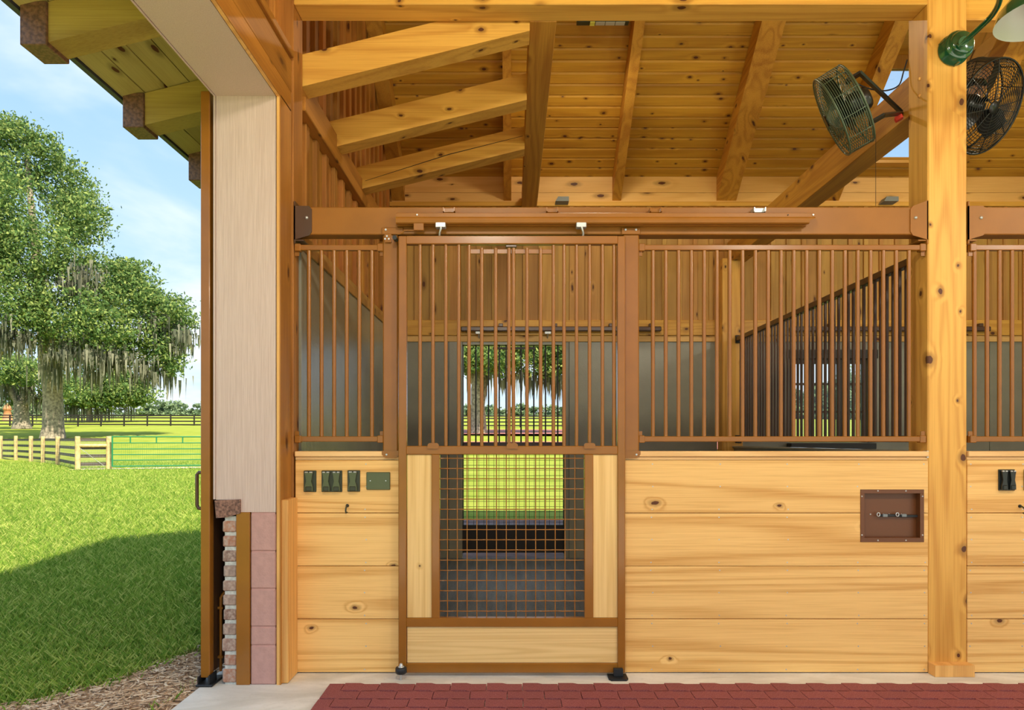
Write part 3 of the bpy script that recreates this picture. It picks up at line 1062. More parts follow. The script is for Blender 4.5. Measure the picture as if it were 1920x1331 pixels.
RY = 5.3
for (xa, xb, ya, yb) in ((-1.75, SKX0 - .05, RY, 8.0), (SKX1 + .05, 9, RY, 8.0), (SKX0 - .05, SKX1 + .05, RY, SKY0), (SKX0 - .05, SKX1 + .05, SKY1 + .03, 8.0)):
    slab('roof_slope', xa, xb, ya, ceilz(ya) + .03, yb, ceilz(yb) + .03, .05, M['roofskin'], rs)
slab('roof_slope', -1.75, 9, -1.2, CZ + 2.55, RY, ceilz(RY) + .03, .05, M['roofskin'], rs)
slab('shadow_porch', -1.75, 9, 7.3, CZ + 2.25, 10.5, CZ + 1.9, .06, M['roofskin'], rs)  # unseen porch added so its shadow falls behind the back door
slab('roof_lining', -1.30, 9, -1.15, CZ + 2.53, 5.2, ceilz(RY) - .06, .02, M['ceil'], rs)
# roof light (dormer): cheeks, head, glazing
rl = empty('roof_light', (3.92, SKY1, CZ + 2.857), 'boxed roof light with pale board cheeks and a bright pane', 'skylight', kind='structure')
zs0, zs1 = CZ + 2.857, CZ + 3.81
for i in range(9):
    za = CZ + 2.9 + i * .13
    yc = lambda z: max(5.3, DB - (z - CZ - 2.748) / TP + .01)
    poly = [(min(yc(za), SKY1 - .01), za), (SKY1, za), (SKY1, za + .127), (yc(za + .127), za + .127)]
    for (xa, xb) in ((SKX1, SKX1 + .02), (SKX0 - .02, SKX0)):
        MB().prism(poly, xa, xb, 'x').build('cheek_board', M['frieze'], rl)
MB().box(SKX0 - .02, SKX1 + .02, 5.3, SKY1 + .05, CZ + 3.95, CZ + 3.99).build('head_board', M['ceil'], rl)
MB().box(SKX0, SKX1, SKY1 - .02, SKY1 + .03, zs1, zs1 + .14).build('window_head', M['cedar'], rl)
MB().box(SKX0, SKX1, SKY1 - .06, SKY1 + .04, zs0 - .03, zs0).build('window_sill', M['beamx'], rl)
MB().box(SKX0, SKX1, SKY1, SKY1 + .006, zs0, zs1).build('pane', M['glass'], rl)

# ================================================================== BACK WALL
wb = empty('wall_back', (2, DB, 0), 'stall back wall of grey panels below and pine boards above', 'wall', kind='structure')
oz1 = HZ(641, DB)
zdoor = HZ(646, DB)
ox0, ox1 = HX(867, DB), HX(1058, DB)
wx0, wx1 = HX(1480, DB), HX(1627, DB)
wz0, wz1 = HZ(829, DB), HZ(672, DB)
for (xa, xb, za, zb) in ((-1.30, ox0, .0, oz1), (ox1, 2.15, 0, oz1), (ox0, ox1, zdoor, oz1), (2.36, wx0, 0, oz1), (wx1, 5.0, 0, oz1), (5.003, 6.6, 0, oz1), (wx0, wx1, 0, wz0), (wx0, wx1, wz1, oz1)):
    MB().box(xa + .001, xb - .001, DB, DB + .14, za, zb - .001).build('wall_panel', M['gray'], wb)
MB().box(-1.30, 6.6, DB - .02, DB + .14, oz1, HZ(630, DB), .003).build('trim_board', M['frieze'], wb)
MB().box(-1.30, 6.6, DB - .035, DB + .14, HZ(629.5, DB), HZ(601, DB), .004).build('ledger', M['beamx'], wb)
MB().box(-1.30, 6.6, DB - .03, DB + .14, HZ(388, DB), HZ(379.6, DB), .003).build('plate', M['beamx'], wb)
x = -1.30
while x < 6.5:
    MB().box(x, x + .118, DB, DB + .03, HZ(601, DB), HZ(388, DB)).build('board', M['backboard'], wb)
    MB().box(x + .118, x + .162, DB - .018, DB + .03, HZ(601, DB), HZ(388, DB), .002).build('batten', M['backboard'], wb)
    x += .162
# small grey boxes on the plate
for (pa, pb, lab) in ((1046, 1066, 'small grey metal box on the wall plate near the deep bay beam'), (1658, 1680, 'small grey metal box on the wall plate close to the tall post')):
    o = MB().prism([(HX(pa - 5, 7.05), HZ(380, 7.05)), (HX(pb, 7.05), HZ(380, 7.05)), (HX(pb, 7.05), HZ(371.5, 7.05)), (HX(pa, 7.05), HZ(371.5, 7.05))], 7.0, 7.11).build('junction_box', M['galv'])
    tag(o, lab, 'box')
# right end wall, far to the side (outside the frame)
o = MB().box(6.6, 6.75, 3.67, 7.3, 0, 5.6).build('wall_right', M['gray']); tag(o, 'grey end wall of the far stall', 'wall', kind='structure')

# ---- back door of stall one : dark sliding grille door
def grille_bars(parent, xs, y, za, zb, r, mat, name='bar', seg=10):
    me = MB().tube((0, 0, 0), (0, 0, zb - za), r, seg).mesh(name, mat)
    for x_ in xs:
        inst(name, me, (x_, y, za), parent)


bd = empty('stall_back_door', (.03, 7.2, 0), 'dark brown grille and mesh sliding door in the stall back opening', 'door')
yd = 7.20
def bX(p): return HX(p, yd)
def bZ(p): return HZ(p, yd)
MB().box(bX(862), bX(869), yd, yd + .045, bZ(1037), bZ(640)).build('stile', M['blackbrown'], bd)
MB().box(bX(1056), bX(1067), yd, yd + .045, bZ(1037), bZ(640)).build('stile', M['blackbrown'], bd)
MB().box(bX(869), bX(1056), yd, yd + .045, bZ(648), bZ(640)).build('top_rail', M['blackbrown'], bd)
MB().box(bX(869), bX(1056), yd, yd + .045, bZ(850), bZ(829)).build('middle_rail', M['steeld'], bd)
MB().box(bX(869), bX(1056), yd, yd + .045, bZ(1036), bZ(984)).build('kick_panel', M['blackbrown'], bd)
grille_bars(bd, [bX(p) for p in (892, 916, 936, 949, 963, 977, 1001, 1023, 1046)], yd + .02, bZ(829), bZ(648), .008, M['blackbrown'])
MB().box(bX(924), bX(1003), yd - .01, yd + .01, bZ(655), bZ(651)).build('yoke_rail', M['blackbrown'], bd)
mm = MB()
k = 0
p = 869
while p < 1056:
    mm.tube((bX(p), yd + .02, bZ(984)), (bX(p), yd + .02, bZ(850)), .0022, 5, cap=False); p += 9.5
p = 853
while p < 984:
    mm.tube((bX(869), yd + .024, bZ(p)), (bX(1056), yd + .024, bZ(p)), .0022, 5, cap=False); p += 9.7
mm.build('wire_mesh', M['blackbrown'], bd)
# reveals
MB().box(HX(842, DB), ox0, DB - .03, DB - .001, 0, oz1, .004).build('door_trim', M['gray'], wb)
MB().box(ox1 + .05, ox1 + .12, DB - .03, DB - .001, 0, oz1, .004).build('door_trim', M['gray'], wb)
# tracks
for (pa, pb, lab) in ((864, 1240, 'dark sliding track over the back door of the near stall'), (1482, 1858, 'dark sliding track over the grid window in the next stall')):
    tr = empty('door_track', (HX((pa + pb) / 2, 7.05), 7.08, HZ(622, 7.05)), lab, 'track')
    MB().box(HX(pa, 7.05), HX(pb, 7.05), 7.04, 7.09, HZ(621, 7.05), HZ(612, 7.05), .008).build('rail', M['steeld'], tr)
    for q in (.2, .47, .75, .95):
        px = pa + (pb - pa) * q
        MB().box(HX(px - 4, 7.06), HX(px + 4, 7.06), 7.05, 7.11, HZ(612, 7.05), HZ(606, 7.05), .003).build('bracket', M['steeld'], tr)
for px in (898, 1027):
    h = MB().box(HX(px - 6, 7.1), HX(px + 6, 7.1), 7.06, 7.08, HZ(627, 7.1), HZ(621.5, 7.1), .002).tube((HX(px, 7.1), 7.07, HZ(627, 7.1)), (HX(px, 7.1), 7.20, HZ(640, 7.15)), .008, 8)
    h.build('hanger', M['zinc'], bd)
# grid window of stall two
gw = empty('window_2', ((wx0 + wx1) / 2, 7.22, wz0), 'dark framed grid window in the back wall of the next stall', 'window', kind='structure')
MB().box(wx0, wx1, 7.2, 7.24, wz0, wz0 + .04).box(wx0, wx1, 7.2, 7.24, wz1 - .05, wz1).box(wx0, wx0 + .03, 7.2, 7.24, wz0, wz1).box(wx1 - .03, wx1, 7.2, 7.24, wz0, wz1).build('frame', M['blackbrown'], gw)
for px in (1520, 1576):
    MB().box(HX(px - 6, 7.2), HX(px + 6, 7.2), 7.19, 7.23, wz0, wz1).build('mullion', M['blackbrown'], gw)
for py in (720, 772):
    MB().box(wx0, wx1, 7.2, 7.22, HZ(py + 2, 7.2), HZ(py - 2, 7.2)).build('muntin', M['blackbrown'], gw)
MB().box(wx0 - .03, wx1 + .03, 7.03, 7.149, wz0 - .07, wz0 - .01, .004).build('window_sill', M['blackbrown'], gw)
MB().box(wx0, wx1, 7.225, 7.229, wz0, wz1).build('pane', M['glass'], gw)
MB().box(wx0 - .03, wx1 + .1, 7.13, 7.149, wz1, wz1 + .09).build('head_trim', M['blackbrown'], gw)
MB().box(wx1, wx1 + .07, 7.13, 7.149, wz0, wz1).build('side_trim', M['blackbrown'], gw)

# ================================================================== PARTITION BETWEEN STALLS
pt = empty('wall_partition', (2.3, 5.4, 0), 'low stall partition with a grey cap between the two stalls', 'wall', kind='structure')
MB().box(2.27, 2.35, 3.853, 6.98, .022, HZ(852, DW)).build('partition_panel', M['gray'], pt)
MB().box(2.25, 2.37, 3.853, 6.98, HZ(851.8, DW), HZ(846, DW), .003).build('partition_cap', M['gray'], pt)
pg = empty('partition_grille', (2.31, 5.4, 1.25), 'brown bar grille on the partition receding to the back wall', 'grille', 'stall bar grilles')
MB().box(2.285, 2.335, 3.855, 7.0, CZ + 1.01, CZ + 1.052, .003).build('top_rail', M['steeld'], pg)
MB().box(2.285, 2.335, 3.855, 7.0, CZ - .012, CZ + .025, .003).build('bottom_rail', M['steeld'], pg)
bme = MB().tube((0, 0, 0), (0, 0, .986), .0105, 10).mesh('bar', M['steeld'])
y = 3.93
while y < 6.95:
    inst('bar', bme, (2.31, y, CZ + .025), pg); y += .069
for zz_ in (CZ + .0, CZ + 1.02):
    MB().box(2.28, 2.34, 6.955, 6.98, zz_ - .03, zz_ + .05, .003).build('bracket', M['blackbrown'], pg)

# ================================================================== STEEL: HEADERS, POSTS, GRILLES
def header(x0, x1, lab, brL, brR):
    r = empty('steel_header', ((x0 + x1) / 2, DW, CZ + 1.1), lab, 'beam', kind='thing')
    zt, zb = HZ(388, DW), HZ(439.5, DW)
    MB().box(x0, x1, DW, DW + .088, zb, zt, .004).build('tube', M['steelh'], r)
    for (sx, xx) in (brL, brR):
        if sx == 0: continue
        xb_ = xx + sx * .095
        mb = MB()
        a_, b_ = sorted((xx, xb_))
        poly = [(a_, zb - .004), (b_, zb - .004), (b_, zt + .004), (a_, zt + .004)]
        cc = .014
        if sx > 0: poly = [(xx, zb - .03), (xb_ - cc, zb - .006), (xb_, zb + cc), (xb_, zt - cc), (xb_ - cc, zt + .004), (xx, zt + .004)]
        else: poly = [(xx, zb - .03), (xx, zt + .035), (xb_ + cc, zt + .004), (xb_, zt - cc), (xb_, zb + cc), (xb_ + cc, zb - .006)]
        mb.prism(poly, DW - .006, DW + .001)
        mb.box(xx - .0 if sx > 0 else xx - .006, xx + .006 if sx > 0 else xx, DW - .006, DW + .14, zb - .05, zt + .03)
        mb.box(min(xx, xx + sx * .05), max(xx, xx + sx * .05), DW, DW + .10, zb - .034, zb - .028)
        bo = mb.build('bracket', M['steeld' if sx > 0 and x0 < 0 else 'steelh'], r)
        xm = xx + sx * .068
        zm = (zt + zb) / 2 + .014
        MB().lathe([(.0, .009), (.006, .0075), (.0085, .003), (.009, 0)], 12, M=Matrix.Translation((xm, DW - .006, zm)) @ Matrix.Rotation(math.pi / 2, 4, 'X')).build('bolt', M['zinc'], bo)
    return r


header(-1.17, 2.236, 'brown steel header tube spanning the stall front above the door', (1, -1.17), (-1, 2.234))
header(2.449, 4.7, 'brown steel header tube of the next stall beyond the tall post', (1, 2.449), (0, 0))


def steel_post(pa, pb, lab, lefty):
    x0, x1 = HX(pa, DW - .006), HX(pb, DW - .006)
    r = empty('steel_post', ((x0 + x1) / 2, DW, HZ(858, DW)), lab, 'post', 'steel door posts')
    zb, zt = HZ(852, DW), HZ(439.6, DW)
    MB().box(x0, x1, DW - .004, DW + .08, zb, zt, .006).build('tube', M['steel'], r)
    pl_ = MB()
    xa, xb = x0 - (.004 if lefty else .01), x1 + (.01 if lefty else .006)
    pl_.prism([(xa, HZ(845, DW)), (xb, HZ(845, DW)), (xb, HZ(852, DW)), (xb - .02, HZ(859, DW)), (xa + .02, HZ(859, DW)), (xa, HZ(852, DW))][::-1], DW - .013, DW - .006)
    p_ = pl_.build('foot_plate', M['steel'], r)
    xm = x0 + .022 if lefty else x1 - .016
    MB().tube((xm, DW - .016, HZ(852, DW)), (xm, DW - .01, HZ(852, DW)), .005, 10).build('screw', M['zinc'], p_)
    tp = MB().box(xa, xb + (.02 if lefty else 0), DW - .011, DW - .004, HZ(440.5, DW), HZ(427.5, DW), .003).build('head_plate', M['steel'], r)
    for xm in ((x0 + .018,) if lefty else (x0 + .012, x1 - .018)):
        MB().tube((xm, DW - .016, HZ(432, DW)), (xm, DW - .01, HZ(432, DW)), .0055, 10).build('screw', M['zinc'], tp)
    return r


pL = steel_post(717.5, 746, 'brown steel post on the narrow side of the sliding door', True)
pR = steel_post(1168.5, 1198.5, 'brown steel post on the wide grille side of the sliding door', False)
# latch block at the head of the narrow side post
lb = MB().box(HX(722, DW), HX(735, DW), DW - .02, DW - .004, HZ(456, DW), HZ(440, DW), .002).build('latch_block', M['steel'], pL)
for (a_, b_) in ((723.5, 450), (730.5, 450), (727, 445)):
    MB().tube((HX(a_, DW), DW - .024, HZ(b_, DW)), (HX(a_, DW), DW - .018, HZ(b_, DW)), .005, 10).build('screw', M['zinc'], lb)


def grille(pa, pb, xs, lab, D=DW + .02, brk=(1, 1), x1w=None):
    xa, xb = HX(pa, D), (x1w if x1w else HX(pb, D))
    r = empty('bar_grille', ((xa + xb) / 2, D, HZ(828, D)), lab, 'grille', 'stall bar grilles')
    MB().box(xa, xb, D - .014, D + .014, HZ(470, D), HZ(460, D), .003).build('top_rail', M['steel'], r)
    MB().box(xa, xb, D - .014, D + .014, HZ(828, D), HZ(818, D), .003).build('bottom_rail', M['steel'], r)
    grille_bars(r, xs, D, HZ(818.5, D), HZ(469.5, D), .0108, M['steel'], seg=12)
    for (on, xx, s_) in ((brk[0], xa, 1), (brk[1], xb, -1)):
        if not on: continue
        for (ya, yb) in ((458, 472), (816.5, 830)):
            a_, b_ = sorted((xx - s_ * .006, xx + s_ * .026))
            MB().box(a_, b_, D - .019, D + .019, HZ(yb, D), HZ(ya, D), .003).build('bracket', M['steel'], r)
            a_, b_ = sorted((xx - s_ * .008, xx + s_ * .014))
            bb_ = MB().box(a_, b_, D - .003, D + .003, HZ(yb + (8 if ya < 500 else 0), D), HZ(ya - (0 if ya < 500 else 8), D)).build('tab', M['steel'], r)
    return r


Dg = DW + .02
grille(556, 717.5, [HX(579.4 + i * 23.6, Dg) for i in range(6)], 'narrow six bar brown grille between end wall and steel post')
grille(1199, 1731, [HX(1224.1 + i * 23.99, Dg) for i in range(21)], 'wide brown bar grille between the sliding door and the tall pine post')
grille(1818, 1920, [HX(1827 + i * 23.4, Dg) for i in range(30)], 'brown bar grille of the next stall beyond the tall pine post', x1w=4.5, brk=(1, 0))

# ================================================================== SLIDING STALL DOOR
DD = 3.62
def dX(p): return HX(p, DD)
def dZ(p): return HZ(p, DD)
dr = empty('sliding_stall_door', (0, DD, dZ(1262)), 'brown steel sliding stall door with bars above, wire mesh and pine panels below', 'door')
fr = MB()
B_ = .0035
MB().box(dX(747), dX(762), DD, DD + .04, dZ(1262), dZ(442), B_).build('stile', M['steel'], dr)
MB().box(dX(1158), dX(1172.5), DD, DD + .04, dZ(1262), dZ(442), B_).build('stile', M['steel'], dr)
MB().box(dX(761.5), dX(1158.5), DD + .0004, DD + .04, dZ(457), dZ(441.6), B_).build('top_rail', M['steel'], dr)
MB().box(dX(761.5), dX(1158.5), DD + .0004, DD + .04, dZ(852), dZ(836), B_).build('middle_rail', M['steel'], dr)
MB().box(dX(761.5), dX(1158.5), DD + .0004, DD + .04, dZ(1175.5), dZ(1159), B_).build('lower_rail', M['steel'], dr)
MB().box(dX(761.5), dX(1158.5), DD + .0004, DD + .04, dZ(1261.6), dZ(1244), B_).build('bottom_rail', M['steel'], dr)
MB().box(dX(809), dX(824.3), DD + .0006, DD + .04, dZ(1159.5), dZ(851.5), B_).build('inner_stile', M['steel'], dr)
MB().box(dX(1096), dX(1112.6), DD + .0006, DD + .04, dZ(1159.5), dZ(851.5), B_).build('inner_stile', M['steel'], dr)
MB().box(dX(763), dX(809), DD + .012, DD + .032, dZ(1158.6), dZ(852.5)).build('wood_panel', M['doorpanelz'], dr)
MB().box(dX(1113), dX(1158), DD + .012, DD + .032, dZ(1158.6), dZ(852.5)).build('wood_panel', M['doorpanelz'], dr)
MB().box(dX(763), dX(1158), DD + .012, DD + .032, dZ(1243.6), dZ(1176)).build('wood_panel', M['doorpanel'], dr)
# bars
grille_bars(dr, [dX(p) for p in (786.7, 811, 835.3, 859.6, 1058, 1081.6, 1106, 1130.4, 1152)], DD + .02, dZ(836.5), dZ(456.5), .0098, M['steel'], seg=12)
yk = empty('yoke_gate', (dX(958), DD + .02, dZ(836)), parent=dr)
yk['label'] = 'drop down yoke gate of brown bars in the middle of the door'
grille_bars(yk, [dX(p) for p in (879, 1038)], DD + .02, dZ(836.5), dZ(458), .0098, M['steel'], seg=12)
grille_bars(yk, [dX(p) for p in (903, 929.2, 954.2, 962.7, 988, 1013.8)], DD + .014, dZ(836.5), dZ(464), .0098, M['steel'], seg=12)
MB().box(dX(879), dX(1038), DD + .018, DD + .032, dZ(474), dZ(465), .002).build('yoke_rail', M['steel'], yk)
MB().box(dX(948), dX(969), DD + .004, DD + .03, dZ(463), dZ(458), .003).build('yoke_catch', M['steeld'], yk)
for px in (813, 961, 1106):
    MB().prism([(dX(px - 11), dZ(841)), (dX(px + 10), dZ(841)), (dX(px + 10), dZ(833.5)), (dX(px + 7), dZ(830.5)), (dX(px - 8), dZ(830.5)), (dX(px - 11), dZ(833.5))], DD - .009, DD + .002).build('latch_tab', M['steel'], dr)
# woven mesh
wm = MB()
vx = [838.3 + 18.47 * i for i in range(15)]
hz_ = [859.5 + 19.2 * i for i in range(16)]
for i, px in enumerate(vx):
    pts = []
    for j in range(33):
        zz_ = 852 + (1159 - 852) * j / 32
        s_ = math.cos(math.pi * (zz_ - 859.5) / 19.2) * (1 if i % 2 else -1)
        pts.append((dX(px), DD + .022 + s_ * .0022, dZ(zz_)))
    wm.path(pts, .0030, 6, cap=False)
for j, pz in enumerate(hz_):
    pts = []
    for i in range(33):
        xx = 824 + (1096.5 - 824) * i / 32
        s_ = math.cos(math.pi * (xx - 838.3) / 18.47) * (-1 if j % 2 else 1)
        pts.append((dX(xx), DD + .022 + s_ * .0022, dZ(pz)))
    wm.path(pts, .0030, 6, cap=False)
wm.build('wire_mesh', M['steel'], dr)
# hangers
for px in (826.5, 1089.5):
    h = MB().box(dX(px - 9.5), dX(px + 9.5), 3.60, 3.64, dZ(428), dZ(417.5), .003)
    h.path([(dX(px), 3.61, dZ(424)), (dX(px + 1), 3.60, dZ(430)), (dX(px + (4 if px > 1000 else -2)), 3.62, dZ(436)), (dX(px + (4 if px > 1000 else -3)), 3.635, dZ(443))], .0055, 8)
    h.build('hanger', M['zinc'], dr)
# latch bracket at the corner and stop
lt = MB().box(dX(776), dX(795), 3.605, 3.63, dZ(433), dZ(418.5), .002)
lt.box(dX(757), dX(795), 3.61, 3.63, dZ(433.5), dZ(431.5), .001)
lt.path([(dX(760), 3.62, dZ(432)), (dX(750), 3.62, dZ(438)), (dX(745), 3.62, dZ(439))], .004, 6)
lt.build('latch_arm', M['steel'], dr)
MB().tube((dX(741), 3.60, dZ(447)), (dX(741), 3.645, dZ(447)), .012, 14).build('bumper', M['black'], dr)

# track
trk = empty('sliding_track', (HX(1135, 3.62), 3.62, HZ(418, 3.62)), 'long round bottomed brown sliding door track fixed to the steel header', 'track')
prof = [(3.662, 397.5), (3.612, 397.5), (3.604, 399), (3.604, 406), (3.598, 409), (3.596, 413), (3.600, 417), (3.608, 418.6), (3.618, 418.6), (3.618, 416), (3.648, 416), (3.648, 418.6), (3.662, 418.6)]
mb = MB()
x0, x1 = HX(742, 3.60), HX(1529, 3.60)
vs = [(x0, a_, HZ(p_, 3.6)) for a_, p_ in prof] + [(x1 - (.03 if p_ > 412 else 0), a_, HZ(p_, 3.6)) for a_, p_ in prof]
n = len(prof)
fs = [tuple(range(n))[::-1], tuple(range(n, 2 * n))]
for i in range(n):
    fs.append((i, (i + 1) % n, n + (i + 1) % n, n + i))
mb.add(vs, fs)
mb.build('rail', M['steelh'], trk)
for px, sil in ((841.5, 0), (1036, 0), (1231, 0), (1426, 1)):
    k_ = MB().box(HX(px - 11.5, 3.62), HX(px + 11, 3.62), 3.628, 3.66, HZ(397.5, 3.62), HZ(388.5, 3.62), .003)
    k_.box(HX(px - 11.5, 3.6), HX(px - 9.5, 3.6), 3.605, 3.66, HZ(397.5, 3.62), HZ(390, 3.62)).box(HX(px + 9, 3.6), HX(px + 11, 3.6), 3.605, 3.66, HZ(397.5, 3.62), HZ(390, 3.62))
    k_.build('track_bracket', M['zinc'] if sil else M['steel'], trk)
for px in (782, 1478, 1525):
    MB().tube((HX(px, 3.6), 3.599, HZ(402.5, 3.6)), (HX(px, 3.6), 3.606, HZ(402.5, 3.6)), .0045 if px != 1478 else .003, 10).build('screw', M['black'] if px == 1478 else M['zinc'], trk)

# floor hardware
bm = empty('floor_bumper', (HX(752, 3.57), 3.57, 0), 'round black rubber bumper on a threaded pin at the door corner', 'bumper')
MB().tube((HX(752, 3.57), 3.57, -.001), (HX(752, 3.57), 3.57, .04), .005, 8).build('pin', M['zinc'], bm)
MB().lathe([(0, .034), (.024, .034), (.030, .040), (.030, .062), (.025, .068), (0, .068)], 20, M=Matrix.Translation((HX(752, 3.57), 3.57, 0))).build('rubber_ring', M['black'], bm)
MB().lathe([(0, .088), (.006, .087), (.009, .080), (.011, .072), (.017, .070), (.017, .068)], 12, M=Matrix.Translation((HX(752, 3.57), 3.57, 0))).build('nut', M['zinc'], bm)
gd = empty('floor_guide', (HX(1159, 3.58), 3.60, 0), 'small black floor guide holding the other bottom corner of the door', 'guide')
MB().prism([(HX(1141, 3.58), 3.565), (HX(1145, 3.58), 3.55), (HX(1173, 3.58), 3.55), (HX(1177, 3.58), 3.565), (HX(1177, 3.58), 3.64), (HX(1141, 3.58), 3.64)], .0, .010, 'z').build('base_plate', M['black'], gd)
MB().box(HX(1151, 3.59), HX(1168.5, 3.59), 3.59, 3.612, .010, HZ(1254, 3.59), .002).build('upright', M['black'], gd)

# ================================================================== FITTINGS ON THE PLANKS
def outlet(px0, px1, py0, py1, n, lab, mcover, mplate):
    D = DW
    x0, x1, z1_, z0_ = HX(px0, D), HX(px1, D), HZ(py0, D), HZ(py1, D)
    r = empty('outlet_cover', ((x0 + x1) / 2, D, z0_), lab, 'outlet', 'weatherproof outlet covers')
    MB().box(x0, x1, D - .008, D, z0_, z1_, .002).build('plate', mplate, r)
    w_ = (x1 - x0) / n
    for i in range(n):
        a_ = x0 + w_ * i + w_ * .14; b_ = x0 + w_ * (i + 1) - w_ * (.20 if n == 1 else .14)
        m_ = (a_ + b_) / 2; h_ = (b_ - a_) / 2
        # waisted flap
        poly = [(m_ - h_, z0_ + .006), (m_ + h_, z0_ + .006), (m_ + h_ * .95, z0_ + .03), (m_ + h_ * .6, (z0_ + z1_) / 2), (m_ + h_ * .8, z1_ - .028), (m_ + h_, z1_ - .010), (m_ - h_, z1_ - .010), (m_ - h_ * .8, z1_ - .028), (m_ - h_ * .6, (z0_ + z1_) / 2), (m_ - h_ * .95, z0_ + .03)]
        fl = MB().prism(poly, D - .024, D - .007).build('flap', mcover, r)
        MB().box(m_ - h_ * .75, m_ + h_ * .75, D - .029, D - .022, z0_ + .005, z0_ + .030, .003).build('finger_tab', mplate, fl)
        MB().tube((m_ - h_ * .9, D - .022, z1_ - .009), (m_ - h_ * .2, D - .022, z1_ - .009), .004, 8).tube((m_ + h_ * .2, D - .022, z1_ - .009), (m_ + h_ * .9, D - .022, z1_ - .009), .004, 8).build('hinge', M['zinc'], fl)
    return r


outlet(570, 593.5, 882, 922, 1, 'single bronze flap outlet cover closest to the barn opening', M['outlet'], M['outletd'])
outlet(603.5, 642, 882, 922, 2, 'bronze outlet cover with two flaps side by side', M['outlet'], M['outletd'])
outlet(652, 675.5, 881.5, 921.5, 1, 'single bronze flap outlet cover beside the blank plate', M['outlet'], M['outletd'])
outlet(1871, 1901.5, 880, 919.5, 2, 'black outlet cover with two flaps beyond the tall pine post', M['blackplastic'], M['blackplastic'])
outlet(1919, 1949, 880, 919.5, 2, 'black outlet cover cut by the picture edge beyond the tall post', M['blackplastic'], M['blackplastic'])
bp_ = empty('blank_plate', (HX(710, DW), DW, HZ(918, DW)), 'wide blank olive wall plate beside the steel door post', 'plate')
MB().box(HX(687.5, DW), HX(732, DW), DW - .010, DW, HZ(918, DW), HZ(885, DW), .003).build('plate', M['outlet'], bp_)
for px in (695, 724):
    MB().tube((HX(px, DW), DW - .0115, HZ(901, DW)), (HX(px, DW), DW - .009, HZ(901, DW)), .0035, 8).build('screw', M['zinc'], bp_)


def hook(px, py, lab):
    x_, z_ = HX(px, DW), HZ(py, DW)
    r = empty('wall_hook', (x_, DW, z_), lab, 'hook', 'small steel wall hooks')
    MB().tube((x_, DW - .004, z_ + .006), (x_, DW + .001, z_ + .006), .009, 12).build('rosette', M['blackbrown'], r)
    MB().path([(x_, DW - .002, z_ + .006), (x_, DW - .02, z_ + .005), (x_, DW - .035, z_ - .004), (x_, DW - .04, z_ - .018), (x_, DW - .032, z_ - .030), (x_ + .003, DW - .02, z_ - .028)], .0042, 8).build('shank', M['outletd'], r)


hook(651.5, 950, 'small dark screw hook under the bronze outlet covers')
hook(1912, 951, 'small dark screw hook under the black outlet cover')

# recessed tie box
tbx = empty('recessed_tie_box', (HX(1672, DW), DW, HZ(1016, DW)), 'brown steel box set into the planks, holding a black tie strap', 'box')
X0, X1, Z0, Z1 = HX(1613, DW), HX(1732, DW), HZ(1016, DW), HZ(917.5, DW)
I0, I1, K0, K1 = HX(1620.5, DW), HX(1724.5, DW), HZ(1008, DW), HZ(925, DW)
fl = MB().box(X0, X1, DW - .004, DW + .001, K1, Z1, .001).box(X0, X1, DW - .004, DW + .001, Z0, K0, .001).box(X0, I0, DW - .004, DW + .001, K0, K1, .001).box(I1, X1, DW - .004, DW + .001, K0, K1, .001)
flo = fl.build('flange', M['steeld'], tbx)
M['boxsteel'] = plain('box steel', (.14, .045, .010), .4)
flo.data.materials[0] = M['boxsteel']
t = .002
bxm = MB().box(I0, I1, DW + .034, DW + .036, K0, K1).box(I0 - t, I0, DW, DW + .036, K0, K1).box(I1, I1 + t, DW, DW + .036, K0, K1).box(I0, I1, DW, DW + .036, K0 - t, K0).box(I0, I1, DW, DW + .036, K1, K1 + t)
bxm.build('tray', M['boxsteel'], tbx)
sc = MB()
for (px, py) in ((1645.5, 920.3), (1698, 920.3), (1645.5, 1013), (1698, 1013), (1615.5, 930.5), (1729, 930.5), (1615.5, 1003), (1729, 1003)):
    MB().lathe([(0, .003), (.003, .0025), (.0045, 0)], 10, M=Matrix.Translation((HX(px, DW), DW - .004, HZ(py, DW))) @ Matrix.Rotation(math.pi / 2, 4, 'X')).build('screw', M['zinc'], tbx)
st = empty('tie_strap', (HX(1675, 3.70), 3.70, HZ(966, 3.7)), 'black strap with two metal snaps lying across the recessed box', 'strap')
MB().box(HX(1647, 3.70), HX(1681, 3.70), 3.688, 3.696, HZ(968.5, 3.7), HZ(963.5, 3.7), .002).box(HX(1681, 3.70), HX(1719, 3.7), 3.688, 3.696, HZ(969.5, 3.7), HZ(964.8, 3.7), .002).build('strap', M['black'], st)
for px in (1646, 1681.5):
    MB().path([(HX(px - 2, 3.7) + .008 * math.cos(q), 3.684, HZ(964, 3.7) + .010 * math.sin(q)) for q in [i * math.pi / 5 for i in range(10)]], .003, 6, closed=True).build('snap_ring', M['zinc'], st)
    MB().box(HX(px + 6, 3.7), HX(px + 15, 3.7), 3.680, 3.690, HZ(968.5, 3.7), HZ(963, 3.7), .002).build('buckle', M['galv'], st)
for px in (1632, 1656, 1667, 1690):
    MB().lathe([(0, .004), (.004, .003), (.005, 0)], 10, M=Matrix.Translation((HX(px, 3.704), 3.7039, HZ(964.3, 3.704))) @ Matrix.Rotation(math.pi / 2, 4, 'X')).build('rivet', M['zinc'], tbx)

